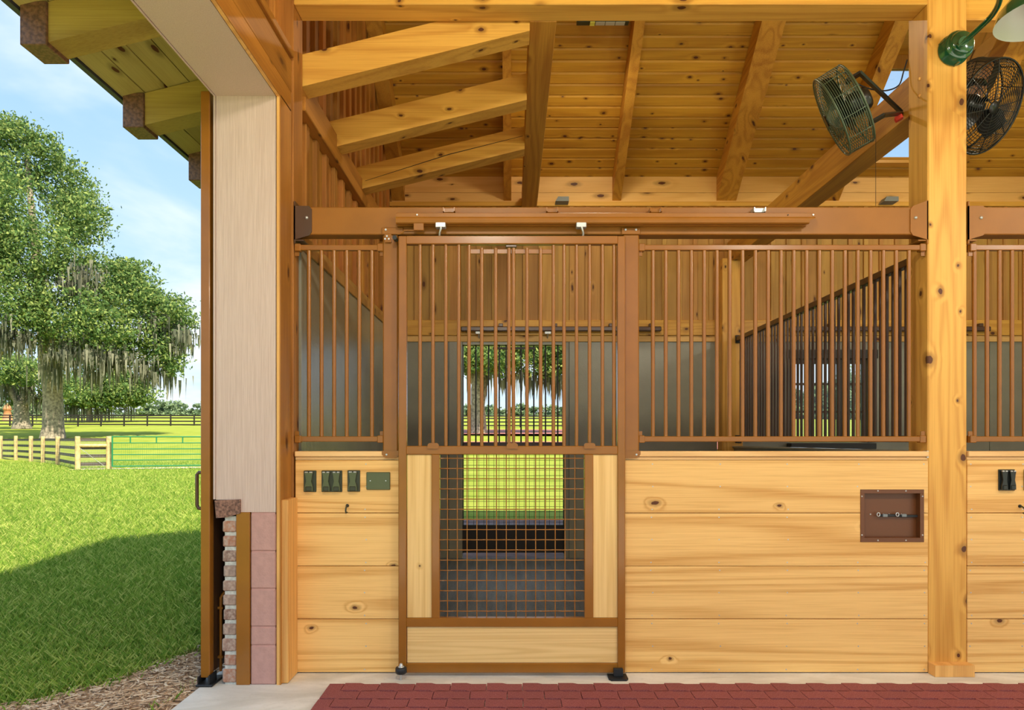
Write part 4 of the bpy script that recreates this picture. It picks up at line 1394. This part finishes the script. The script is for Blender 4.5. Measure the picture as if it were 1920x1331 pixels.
# ================================================================== FANS, LAMP, CEILING FIXTURE
def fan(center, axis, up, lab, mount, mcage, R=.225, dep=.15):
    z_ = Vector(axis).normalized()
    y_ = (Vector(up) - z_ * Vector(up).dot(z_)).normalized()
    x_ = y_.cross(z_)
    Mx = Matrix((x_, y_, z_)).transposed()
    e = Mx.to_euler()
    r = empty('caged_fan', center, lab, 'fan', 'caged barn fans', rot=e)
    cg = MB()
    wr = .0024
    def ring(rad, z, rr=wr, n=40):
        cg.path([(rad * math.cos(2 * math.pi * i / n), rad * math.sin(2 * math.pi * i / n), z) for i in range(n)], rr, 5, closed=True)
    h = dep / 2
    ring(R, h, .0055); ring(R, -h + .02, .0055)
    for i in range(1, 12):
        ring(R * 1.004, -h + .02 + (dep - .02) * i / 12, .0021, 36)
    for i in range(1, 13):
        rad = R * (.16 + .84 * i / 13)
        ring(rad, h + .03 * (1 - (rad / R) ** 2), .0020, 32)
    for i in range(2, 11):
        rad = R * (.25 + .74 * i / 11)
        ring(rad, -h + .015 - .02 * (1 - (rad / R) ** 2), .0019, 32)
    for i in range(12):
        a_ = 2 * math.pi * i / 12
        c_, s_ = math.cos(a_), math.sin(a_)
        cg.path([(R * .97 * c_, R * .97 * s_, -h + .012), (R * c_, R * s_, -h + .022), (R * 1.01 * c_, R * 1.01 * s_, 0), (R * c_, R * s_, h - .005), (R * .95 * c_, R * .95 * s_, h + .004)], .0026, 5, cap=False)
    for i in range(8):
        a_ = 2 * math.pi * i / 8
        c_, s_ = math.cos(a_), math.sin(a_)
        cg.path([(R * .12 * c_, R * .12 * s_, h + .03), (R * .6 * c_, R * .6 * s_, h + .02), (R * c_, R * s_, h)], .003, 5, cap=False)
        cg.path([(R * .2 * c_, R * .2 * s_, -h - .005), (R * .6 * c_, R * .6 * s_, -h + .002), (R * c_, R * s_, -h + .02)], .003, 5, cap=False)
    cg.build('wire_cage', mcage, r, (0, 0, 0), True)
    MB().lathe([(0, h + .034), (.035, h + .034), (.038, h + .028), (0, h + .027)], 20).build('badge', M['fanblk'], r, (0, 0, 0), True)
    MB().lathe([(0, -.13), (.05, -.13), (.062, -.115), (.065, -.03), (.05, -.005), (.03, .0), (.03, .03), (0, .035)], 24).build('motor', M['fanblk'], r, (0, 0, 0), True)
    for i in range(3):
        bl = MB()
        vs, fs = [], []
        a0 = 2 * math.pi * i / 3
        for u in range(6):
            rad = .03 + (R * .9 - .03) * u / 5
            wd = .35 + .35 * math.sin(math.pi * min(1, u / 5 + .15))
            for v in range(4):
                an = a0 + (v / 3 - .5) * wd * 1.6
                vs.append((rad * math.cos(an), rad * math.sin(an), .03 + (v / 3 - .5) * .07 * (1 - .3 * u / 5)))
        for u in range(5):
            for v in range(3):
                fs.append((u * 4 + v, u * 4 + v + 1, u * 4 + v + 5, u * 4 + v + 4))
        k0 = len(vs)
        vs += [(a_, b_, c_ + .003) for a_, b_, c_ in vs]
        fs += [tuple(q + k0 for q in f_)[::-1] for f_ in list(fs)]
        bl.add(vs, fs, True)
        bl.build('blade', M['fanblk'], r, (0, 0, 0), True)
    # bracket from cage sides to mount point, in local coordinates
    ml = Mx.inverted() @ (Vector(mount) - Vector(center))
    br = MB()
    for s_ in (-1, 1):
        p0 = Vector((0, s_ * R * .62, -h + .01)); p1 = Vector((0, s_ * R * .62, -h - .07)); 
        p2 = ml + (p1 - ml) * .25
        for (q0, q1) in ((p0, p1), (p1, p2), (p2, ml)):
            d_ = (q1 - q0).normalized(); sd_ = Vector((1, 0, 0)); nn = d_.cross(sd_).normalized()
            vs = []
            for q in (q0, q1):
                for (aa, bb_) in ((-1, -1), (1, -1), (1, 1), (-1, 1)):
                    vs.append(q + sd_ * aa * .023 + nn * bb_ * .006)
            br.add(vs, [(0, 1, 2, 3), (7, 6, 5, 4), (0, 4, 5, 1), (1, 5, 6, 2), (2, 6, 7, 3), (3, 7, 4, 0)])
    bo = br.build('bracket', M['fanblk'], r, (0, 0, 0), True)
    kn = MB()
    for s_ in (-1, 1):
        kn.lathe([(0, .012), (.010, .010), (.013, 0)], 12, M=Matrix.Translation((.018, s_ * R * .62, -h + .0)) @ Matrix.Rotation(math.pi / 2, 4, 'Y'))
    kn.build('knob', M['zinc'], r, (0, 0, 0), True)
    return r, Mx, ml


c1 = (HX(1585, 3.80), 3.80, HZ(206, 3.80))
m1 = (2.246, 3.93, HZ(212, 3.93))
r1, Mx1, ml1 = fan(c1, (-.84, .38, -.42), (.35, -.15, -.9), 'green wire caged fan tilted down into the near stall', m1, M['fan'])
tp_ = MB().box(-.018, .018, -.004, .02, -.02, .02, .002)
inst('warning_tape', tp_.mesh('warning_tape', M['red']), tuple(ml1 * .88 + Vector((0, .03, 0))), r1, None, True)
c2 = (HX(1832, 3.98), 3.98, HZ(200, 3.98))
m2 = (2.42, 4.15, HZ(215, 4.15))
fan(c2, (.35, -.80, -.45), (.5, -.1, .85), 'black caged fan partly hidden behind the tall pine post', m2, M['fanblk'], R=.25)
# fan cord
pts = [(HX(a_, D_), D_, HZ(b_, D_)) for a_, b_, D_ in ((1583, 134, 3.85), (1605, 155, 3.85), (1630, 166, 3.86), (1660, 170, 3.87), (1685, 160, 3.87), (1694, 135, 3.86), (1701, 112, 3.855))]
def smooth(p, k=5):
    p = [Vector(q) for q in p]; out = []
    for i in range(len(p) - 1):
        a0, a1, a2, a3 = p[max(i - 1, 0)], p[i], p[i + 1], p[min(i + 2, len(p) - 1)]
        for j in range(k):
            t = j / k
            out.append(.5 * ((2 * a1) + (a2 - a0) * t + (2 * a0 - 5 * a1 + 4 * a2 - a3) * t * t + (3 * a1 - a0 - 3 * a2 + a3) * t ** 3))
    return out + [p[-1]]


o = MB().path(smooth(pts), .004, 6).build('power_cord', M['black']); tag(o, 'black power cord looping from the green caged fan to the post', 'cord')
o = MB().tube((HX(1642, 4.2), 4.2, HZ(252, 4.2)), (HX(1642, 4.2), 4.2, HZ(386, 4.2)), .0016, 5).build('pull_cord', M['black']); tag(o, 'thin pull cord hanging under the green caged fan', 'cord')

# gooseneck barn lamp
lamp = empty('gooseneck_lamp', (HX(1783, DW), DW, HZ(98, DW)), 'green enamel gooseneck barn lamp on the tall pine post', 'lamp')
mxz = Matrix.Translation((HX(1786, DW), DW, HZ(96, DW))) @ Matrix.Rotation(math.pi / 2, 4, 'X')
MB().lathe([(.080, 0), (.083, .004), (.083, .012), (.078, .014), (.078, .060), (.070, .068), (.062, .070), (.062, .084), (.052, .094), (.0, .098)], 32, M=mxz).build('canopy', M['green'], lamp)
for q in (0, 2.1, 4.2):
    xx, zz_ = HX(1786, DW) + .078 * math.cos(q + .6), HZ(96, DW) + .078 * math.sin(q + .6)
    MB().tube((xx, DW - .048, zz_), (xx, DW - .001, zz_), .007, 8).build('screw_lug', M['green'], lamp)
MB().tube((HX(1786, DW), DW - .09, HZ(96, DW)), (HX(1800, 3.56), DW - .14, HZ(83, 3.56)), .023, 12).build('socket_collar', M['green'], lamp)
arm = [(1797, 87, 3.56), (1815, 72, 3.52), (1838, 51, 3.45), (1858, 31, 3.38), (1872, 8, 3.30), (1878, -20, 3.22), (1885, -50, 3.15), (1900, -75, 3.08), (1922, -82, 3.02), (1940, -70, 2.98), (1946, -40, 2.97)]
MB().path(smooth([(HX(a_, d_), d_, HZ(b_, d_)) for a_, b_, d_ in arm]), .0135, 12).build('arm', M['green'], lamp)
sx_, sy_, sz_ = HX(1957, 2.97), 2.97, HZ(33, 2.97)
ms = Matrix.Translation((sx_, sy_, sz_))
sh = MB().lathe([(.182, 0), (.180, .012), (.168, .05), (.13, .095), (.08, .125), (.045, .135), (.042, .17), (.036, .185), (0, .19)], 40, M=ms)
sho = sh.build('shade', M['green'], lamp)
MB().lathe([(.182, 0), (.176, .008), (.163, .048), (.126, .090), (.078, .120), (.03, .128), (0, .128)], 40, M=ms).build('shade_lining', M['white_enamel'], sho)

# flat fixture under the ceiling
fx = empty('ceiling_fixture', (HX(1131, 5.6), 5.6, HZ(47, 5.6)), 'dark green box fixture with pale louvres peeking below the top beam', 'fixture')
MB().box(HX(1082, 5.6), HX(1180, 5.6), 5.6, 5.66, HZ(40, 5.6), HZ(8, 5.6), .004).build('housing', plain('dark green housing', (.02, .035, .02), .5), fx)
for i in range(3):
    a_ = 1117.5 + i * 18.7
    MB().box(HX(a_, 5.6), HX(a_ + 17.5, 5.6), 5.605, 5.65, HZ(41, 5.6), HZ(39, 5.6), .001).build('louvre', M['galv'] if False else M['white_enamel'], fx)
MB().box(HX(1107, 5.6), HX(1116, 5.6), 5.603, 5.655, HZ(41.3, 5.6), HZ(39, 5.6), .001).build('sticker', plain('yellow sticker', (.8, .85, .15), .5), fx)
for px in (1095, 1168):
    MB().tube((HX(px, 5.65), 5.67, HZ(15, 5.65)), (HX(px, 5.65), 5.67, ceilz(5.67)), .006, 6).build('hanging_rod', M['blackbrown'], fx)

# added fill light: unseen pendants over the aisle (above the frame)
def bulb(name, loc, watts, size=.12, col=(1.0, .92, .76)):
    l = bpy.data.lights.new(name, 'POINT')
    l.energy = watts; l.color = col; l.shadow_soft_size = size
    o = bpy.data.objects.new(name, l)
    o.location = loc
    COL.objects.link(o)


PW = 75
for i, (lx, ly) in enumerate(((-.2, .9), (2.3, .9), (4.8, .9))):
    lz = 3.45
    pr_ = empty('fill_pendant', (lx, ly, lz), ('added unseen green fill pendant over the aisle near the opening', 'added unseen green fill pendant over the middle of the aisle', 'added unseen green fill pendant over the far part of the aisle')[i], 'lamp', 'added fill pendants')
    mt = Matrix.Translation((lx, ly, lz))
    MB().lathe([(.20, 0), (.19, .03), (.14, .09), (.06, .13), (.04, .17), (0, .175)], 28, M=mt).build('shade', M['green'], pr_)
    MB().tube((lx, ly, lz + .17), (lx, ly, CZ + 3.10), .01, 8).build('stem', M['green'], pr_)
    MB().lathe([(0, .0), (.04, .02), (.055, .06), (.03, .11), (0, .12)][::-1], 14, M=mt).build('bulb_globe', M['bulb'], pr_)
    bulb('fill_pendant_light', (lx, ly, lz - .06), PW)
for lx in (HX(1131, 5.6), 4.3):  # added stall fill: one under the ceiling fixture, one without any fixture
    la = bpy.data.lights.new('stall_fill_light', 'AREA'); la.shape = 'RECTANGLE'; la.size = .4; la.size_y = .05; la.energy = 14; la.color = (1.0, .86, .62)
    o = bpy.data.objects.new('stall_fill_light', la); o.location = (lx, 5.63, HZ(42.5, 5.6)); COL.objects.link(o)

# ================================================================== OUTSIDE: FENCES, GATE
# near fence going away behind the lawn
nf = [(205, 880, 818, 11), (145.5, 881, 818, 9), (108.5, 872, 818, 8), (80.5, 868, 818, 7), (58, 866, 817.5, 7), (29.6, 863, 817, 6), (1.5, 861.5, 817, 6), (-30, 860, 817, 6)]
fc = empty('paddock_fence', (-25, 35, 0), 'near paddock fence of round posts, dark boards and wire mesh', 'fence')
P = []
for (px, pb_, pt_, wpx) in nf:
    D_ = F * 1.27 / (pb_ - HY)
    P.append((HX(px, D_), D_, -.02, HZ(pt_, D_), wpx * D_ / F / 2))
for (x_, y_, z0_, z1_, r_) in P:
    mb = MB().tube((x_, y_, z0_ - .1), (x_, y_, z1_ - .02), r_, 12).tube((x_, y_, z1_ - .02), (x_, y_, z1_), r_, 12, r1=r_ * .8)
    mb.build('post', M['fencepost'], fc)
for i in range(len(P) - 1):
    (xa, ya, za, ta, _), (xb, yb, zb_, tb_, _) = P[i], P[i + 1]
    off = .12
    for q in (.94, .68, .42, .17):
        zz_ = 1.35 * q
        m_ = M['fenceblack'] if i > 2 else M['fencegrey']
        v = [(xa, ya + off, zz_ - .07), (xb, yb + off, zz_ - .07), (xb, yb + off, zz_ + .07), (xa, ya + off, zz_ + .07)]
        v += [(p_[0], p_[1] + .03, p_[2]) for p_ in v]
        MB().add(v, [(0, 1, 2, 3), (7, 6, 5, 4), (0, 4, 5, 1), (1, 5, 6, 2), (2, 6, 7, 3), (3, 7, 4, 0)]).build('rail', m_, fc)
    wmh = MB()
    for j in range(13):
        zz_ = .05 + j * .1
        wmh.tube((xa, ya, zz_), (xb, yb, zz_), .004, 3, cap=False)
    nn_ = 22
    for j in range(1, nn_):
        t_ = j / nn_
        wmh.tube((xa + (xb - xa) * t_, ya + (yb - ya) * t_, .05), (xa + (xb - xa) * t_, ya + (yb - ya) * t_, 1.27), .004, 3, cap=False)
    o = wmh.build('wire_mesh', M['wire'], fc); o['kind'] = 'stuff'
(xa, ya, _, _, _), (xb, yb, _, _, _) = P[0], P[1]
MB().tube((xa, ya - .02, 1.02), (xb, yb - .02, 1.02), .075, 10).build('brace_rail', M['fencepost'], fc)
MB().tube((xb, yb - .02, 1.0), (xa + (xb - xa) * .2, ya, .12), .012, 5).build('brace_wire', M['zinc'], fc)
# green gate
gt = empty('paddock_gate', (-15, 29.7, 0), 'green tubular steel paddock gate with wire infill', 'gate')
D0 = 29.4
gx0, gx1 = HX(209, 29.3), HX(420, 30.6)
def gy(x): return 29.3 + (x - gx0) / (gx1 - gx0) * 1.3
for zz_, r_ in ((.13, .028), (.39, .022), (.63, .022), (.87, .022), (1.13, .022), (1.40, .028)):
    MB().tube((gx0, gy(gx0), zz_), (gx1, gy(gx1), zz_), r_, 8).build('gate_rail', M['gategreen'], gt)
for x_ in (gx0 + .03, gx1 - .03):
    MB().tube((x_, gy(x_), .12), (x_, gy(x_), 1.42), .035, 8).build('gate_upright', M['gategreen'], gt)
for px in (249, 291, 334, 377):
    x_ = HX(px, 29.7)
    MB().tube((x_, gy(x_), 1.13), (x_, gy(x_), 1.40), .028, 8).build('gate_strut', M['gategreen'], gt)
wv = MB()
x_ = gx0 + .1
while x_ < gx1:
    wv.tube((x_, gy(x_), .13), (x_, gy(x_), 1.1), .004, 3, cap=False); x_ += .07
o = wv.build('wire_infill', M['gategreen'], gt); o['kind'] = 'stuff'


def far_fence(pts, lab, mat=M['fenceblack'], h=1.45, step=2.6, ext=0):
    r = empty('board_fence', (pts[0][0], pts[0][1], float(T(pts[0][1]))), lab, 'fence')
    for (a_, b_) in zip(pts[:-1], pts[1:]):
        L_ = math.hypot(b_[0] - a_[0], b_[1] - a_[1])
        n_ = max(1, int(L_ / step))
        for i in range(n_ + 1):
            t_ = i / n_
            x_, y_ = a_[0] + (b_[0] - a_[0]) * t_, a_[1] + (b_[1] - a_[1]) * t_
            z_ = float(T(y_))
            if i < n_:
                x2, y2 = a_[0] + (b_[0] - a_[0]) * (i + 1) / n_, a_[1] + (b_[1] - a_[1]) * (i + 1) / n_
                z2 = float(T(y2))
            mb = MB().box(x_ - .07, x_ + .07, y_ - .07, y_ + .07, z_ - .3, z_ + h)
            mb.build('post', mat, r)
            if i < n_:
                for q in (.20, .50, .80, 1.0):
                    zz1, zz2 = z_ + h * q - .1, z2 + h * q - .1
                    v = [(x_, y_ - .09, zz1 - .08), (x2, y2 - .09, zz2 - .08), (x2, y2 - .09, zz2 + .08), (x_, y_ - .09, zz1 + .08)]
                    v += [(p_[0], p_[1] + .04, p_[2]) for p_ in v]
                    MB().add(v, [(0, 1, 2, 3), (7, 6, 5, 4), (0, 4, 5, 1), (1, 5, 6, 2), (2, 6, 7, 3), (3, 7, 4, 0)]).build('rail', mat, r)
    return r


far_fence([(-75, 90), (-28, 86)], 'long black four board fence crossing the far paddock behind the oaks', step=3.0)
far_fence([(-12, 84), (14, 84)], 'black four board fence seen through the stall back door', step=2.6)
# terracotta marker far away
o = MB().lathe([(.0, 0), (.9, 0), (.9, .3), (.7, .4), (.45, 2.0), (.6, 2.1), (.6, 2.3), (.3, 2.9), (0, 3.1)], 10, M=Matrix.Translation((HX(14, 110), 110, float(T(110)) - .3))).build('garden_obelisk', M['terra'])
tag(o, 'small terracotta coloured obelisk beyond the far fence', 'obelisk')

# ================================================================== TREES
def leaf_cloud(centers, radii, per, size, flat=.7):
    """leaves in small clumps on the shell of each blob"""
    out = []
    for (c_, r_), n_ in zip(zip(centers, radii), per):
        c_ = np.array(c_); r_ = np.array(r_)
        ncl = max(6, n_ // 26)
        d_ = RS.normal(0, 1, (ncl, 3)); d_ /= np.linalg.norm(d_, axis=1)[:, None]
        rad = RS.uniform(.35, 1.0, ncl) ** .6 * RS.choice([.85, 1.0, 1.0, 1.15, 1.3], ncl)
        cc = c_ + d_ * r_ * rad[:, None]
        cs_ = np.repeat(cc, n_ // ncl + 1, axis=0)[:n_]
        cr = (r_.mean() * .12 + .15) * RS.uniform(.6, 1.5, (len(cs_), 1))
        cr = np.repeat(RS.uniform(.6, 1.6, ncl), n_ // ncl + 1)[:n_][:, None] * (r_.mean() * .12 + .15)
        p = cs_ + RS.normal(0, 1, (len(cs_), 3)) * cr * np.array([[1, 1, .6]])
        out.append(p)
    p = np.concatenate(out)
    n_ = len(p)
    a = RS.normal(0, 1, (n_, 3)); a /= np.linalg.norm(a, axis=1)[:, None]
    b_ = RS.normal(0, 1, (n_, 3)); b_ -= a * (a * b_).sum(1)[:, None]; b_ /= np.linalg.norm(b_, axis=1)[:, None]
    s_ = size * RS.uniform(.6, 1.3, n_)[:, None]
    V = np.stack([p - a * s_ , p + b_ * s_ * .5, p + a * s_, p - b_ * s_ * .5], 1).reshape(-1, 3)
    return V


def moss_cloud(pts, n, length, wd):
    idx = RS.randint(0, len(pts), n)
    p = np.array(pts)[idx] + RS.normal(0, 1, (n, 3)) * np.array([.7, .7, .35])
    L_ = length * RS.uniform(.1, 1.0, n) ** 1.5 * 1.2; a = RS.uniform(0, 6.28, n); w_ = wd * RS.uniform(.5, 1.4, n)
    dx, dy = np.cos(a) * w_, np.sin(a) * w_
    z = p[:, 2]
    V = np.stack([np.stack([p[:, 0] - dx, p[:, 1] - dy, z], 1), np.stack([p[:, 0] + dx, p[:, 1] + dy, z], 1),
                  np.stack([p[:, 0] + dx * .7, p[:, 1] + dy * .7, z - L_ * .6], 1), np.stack([p[:, 0] + RS.normal(0, .05, n), p[:, 1], z - L_], 1)], 1).reshape(-1, 3)
    return V


def tree(name, lab, D, trunk, limbs, blobs, per_area, size, moss=None, mat='leaf', moss_n=0, group=None, depthf=1.0, cat='tree'):
    """trunk: list of (px,py,width_px); blobs: (px,py,rx_px,rz_px, dD)"""
    bx_, bz_ = HX(trunk[0][0], D), HZ(trunk[0][1], D)
    r = empty(name, (bx_, D, bz_), lab, cat, group)
    pts = [(HX(a_, D), D, HZ(b_, D)) for a_, b_, w_ in trunk]
    pts[0] = (pts[0][0], D, min(pts[0][2], float(T(D)) - .1))
    MB().path(pts, [w_ * D / F / 2 for _, _, w_ in trunk], 14).build('trunk', M['bark'], r)
    for lm in limbs:
        pl_ = [(HX(a_, D), D + dd, HZ(b_, D)) for a_, b_, w_, dd in lm]
        MB().path(pl_, [w_ * D / F / 2 for _, _, w_, dd in lm], 8).build('limb', M['bark'], r)
    cs_, rs_, ns_ = [], [], []
    for (px, py, rx, rz, dd) in blobs:
        cs_.append((HX(px, D), D + dd, HZ(py, D)))
        rs_.append((rx * D / F, (rx * .5 + rz * .5) * D / F * depthf, rz * D / F))
        ns_.append(int(rx * rz * per_area))
    V = leaf_cloud(cs_, rs_, ns_, size)
    o = inst('foliage', fast_mesh('foliage', V, 4, M[mat]), (bx_, D, bz_), r)
    o.data.transform(Matrix.Translation((-bx_, -D, -bz_)))
    o['kind'] = 'stuff'
    if moss_n:
        mp = [(HX(px, D), D + dd, HZ(py, D)) for (px, py, dd) in moss]
        V = moss_cloud(mp, moss_n, 40 * D / F, .10)
        o = inst('hanging_moss', fast_mesh('hanging_moss', V, 4, M['moss']), (bx_, D, bz_), r)
        o.data.transform(Matrix.Translation((-bx_, -D, -bz_)))
        o['kind'] = 'stuff'
    return r


random.seed(3)
blobs = [(20, 290, 55, 60, 0), (75, 320, 45, 55, 3), (-30, 330, 60, 90, -2), (40, 400, 80, 60, -5), (110, 380, 50, 45, 2), (150, 420, 45, 40, 0), (20, 500, 90, 70, -6), (110, 490, 70, 60, -3),
         (170, 520, 60, 50, 1), (220, 530, 50, 45, 2), (250, 560, 55, 45, 0), (290, 580, 45, 40, 2), (335, 590, 32, 28, 0), (60, 590, 90, 60, -5), (150, 600, 80, 55, -2), (220, 620, 70, 45, -2), (290, 640, 50, 38, 1),
         (320, 660, 28, 28, 0), (30, 250, 40, 30, 0), (90, 275, 25, 25, 0), (200, 660, 80, 30, 0), (110, 655, 60, 30, 3), (310, 690, 25, 16, 0), (-60, 450, 60, 120, 0), (240, 505, 28, 25, 0)]
moss = [(40, 600, -6), (15, 620, -6), (75, 640, -5), (85, 620, -6), (110, 640, -4), (95, 650, -5), (180, 650, -3), (210, 670, -3), (235, 680, -2), (265, 690, 0), (290, 680, 0), (300, 700, 0), (245, 665, -2), (300, 600, 0), (325, 640, 0), (160, 670, -3), (130, 690, -2), (200, 700, -2), (60, 520, -8), (190, 520, -2), (340, 620, 0), (170, 540, -2)]
tree('live_oak', 'tall live oak with one thick pale trunk and hanging moss', 58,
     [(99, 822, 44), (100, 800, 36), (99, 740, 33), (97, 690, 36), (90, 650, 30), (80, 600, 24), (70, 500, 18), (60, 400, 12), (50, 300, 6)],
     [[(98, 690, 22, 0), (112, 672, 18, -1), (130, 640, 12, -2), (160, 600, 8, -2), (200, 570, 5, -1)],
      [(90, 650, 14, 0), (150, 640, 9, 0), (220, 625, 7, 0), (270, 618, 5, 0), (300, 640, 3, 0)],
      [(-40, 720, 20, 0), (0, 690, 14, -1), (20, 660, 9, -1)]],
     blobs, 1.45, .155, moss, moss_n=2300)
blobs = [(20, 690, 50, 28, 0), (60, 700, 45, 25, -3), (5, 740, 28, 18, 2), (110, 720, 40, 22, 0), (75, 745, 20, 14, 1)]
moss = [(30, 700, 0), (60, 715, 0), (5, 720, 0), (70, 740, 0)]
tree('live_oak', 'forked live oak with a mulched base at the edge of the view', 80,
     [(41, 803, 34), (40, 785, 26), (40, 765, 24), (38, 752, 22)],
     [[(36, 756, 15, 0), (24, 738, 12, 0), (14, 715, 9, 0), (5, 700, 6, 0)], [(44, 756, 15, 0), (50, 735, 12, 0), (56, 705, 9, 0)], [(48, 758, 10, 0), (62, 748, 9, 0), (85, 745, 7, 0), (110, 752, 5, 0)]],
     blobs, 2.0, .20, moss, moss_n=300)
blobs = [(150, 735, 60, 26, 0), (200, 730, 60, 28, 0), (245, 735, 42, 24, 0), (185, 755, 50, 12, 0), (262, 745, 25, 18, 0), (225, 715, 40, 22, 0), (140, 755, 35, 10, 0)]
moss = [(180, 765, 0), (200, 765, 0), (150, 762, 0), (240, 762, 0), (130, 760, 0)]
tree('live_oak', 'broad low live oak behind the tall one, dark beneath its crown', 105,
     [(168, 785, 12), (168, 765, 9), (172, 745, 8), (180, 725, 5)],
     [[(168, 765, 5, 0), (190, 755, 4, 0), (215, 745, 3, 0)], [(168, 765, 5, 0), (150, 756, 4, 0), (135, 745, 3, 0)]],
     blobs, 2.4, .25, moss, moss_n=240)


def horizon_trees(px0, px1, D, h0, h1, lab, n, seedv):
    random.seed(seedv)
    for i in range(n):
        px = px0 + (px1 - px0) * (i + .5) / n + random.uniform(-3, 3)
        hh = random.uniform(h0, h1)
        gz = HY - (float(T(D)) - CZ) * F / D
        bl = [(px, gz - hh * .62, (px1 - px0) / n * .62, hh * .40, 0), (px + 4, gz - hh * .35, (px1 - px0) / n * .6, hh * .32, 2), (px - 5, gz - hh * .3, (px1 - px0) / n * .5, hh * .3, -2)]
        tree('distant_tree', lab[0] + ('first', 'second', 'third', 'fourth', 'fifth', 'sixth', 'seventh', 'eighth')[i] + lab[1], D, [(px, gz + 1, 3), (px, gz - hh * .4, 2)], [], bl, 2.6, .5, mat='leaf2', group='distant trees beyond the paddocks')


horizon_trees(262, 390, 185, 20, 36, ('', ' distant hazy tree between low live oak and sliding door'), 5, 5)
horizon_trees(-20, 90, 190, 26, 44, ('', ' distant hazy tree behind the forked live oak'), 4, 6)
horizon_trees(120, 265, 200, 16, 24, ('', ' small far tree showing beneath the broad low live oak'), 5, 16)
horizon_trees(850, 1080, 190, 22, 34, ('', ' crest tree seen through the stall back door from the oak'), 8, 9)
horizon_trees(1440, 1640, 120, 40, 90, ('', ' leafy tree outside the grid window from its mullion'), 5, 12)

# oak seen through the back door
blobs = [(890, 640, 50, 45, 0), (960, 620, 70, 55, 0), (1040, 640, 60, 50, 0), (880, 675, 30, 28, -2), (930, 680, 40, 25, -3), (985, 672, 45, 28, -2), (1040, 685, 40, 28, 0), (1075, 690, 30, 30, 0), (860, 660, 30, 40, 2), (1100, 650, 50, 60, 0)]
moss = [(920, 700, 0), (945, 700, -2), (970, 705, -2), (1000, 705, 0), (1025, 705, 0), (1045, 710, 0), (1060, 715, 0), (985, 700, 0), (900, 690, 0)]
tree('live_oak', 'live oak with a flared trunk seen through the stall back door', 62,
     [(897, 812, 36), (897, 795, 30), (896, 760, 26), (898, 730, 30), (900, 700, 26), (890, 660, 18)],
     [[(898, 735, 18, 0), (915, 705, 12, 0), (935, 680, 8, 0), (965, 660, 6, 0)], [(897, 735, 16, 0), (884, 705, 11, 0), (872, 680, 8, 0)]],
     blobs, 1.8, .18, moss, moss_n=500)
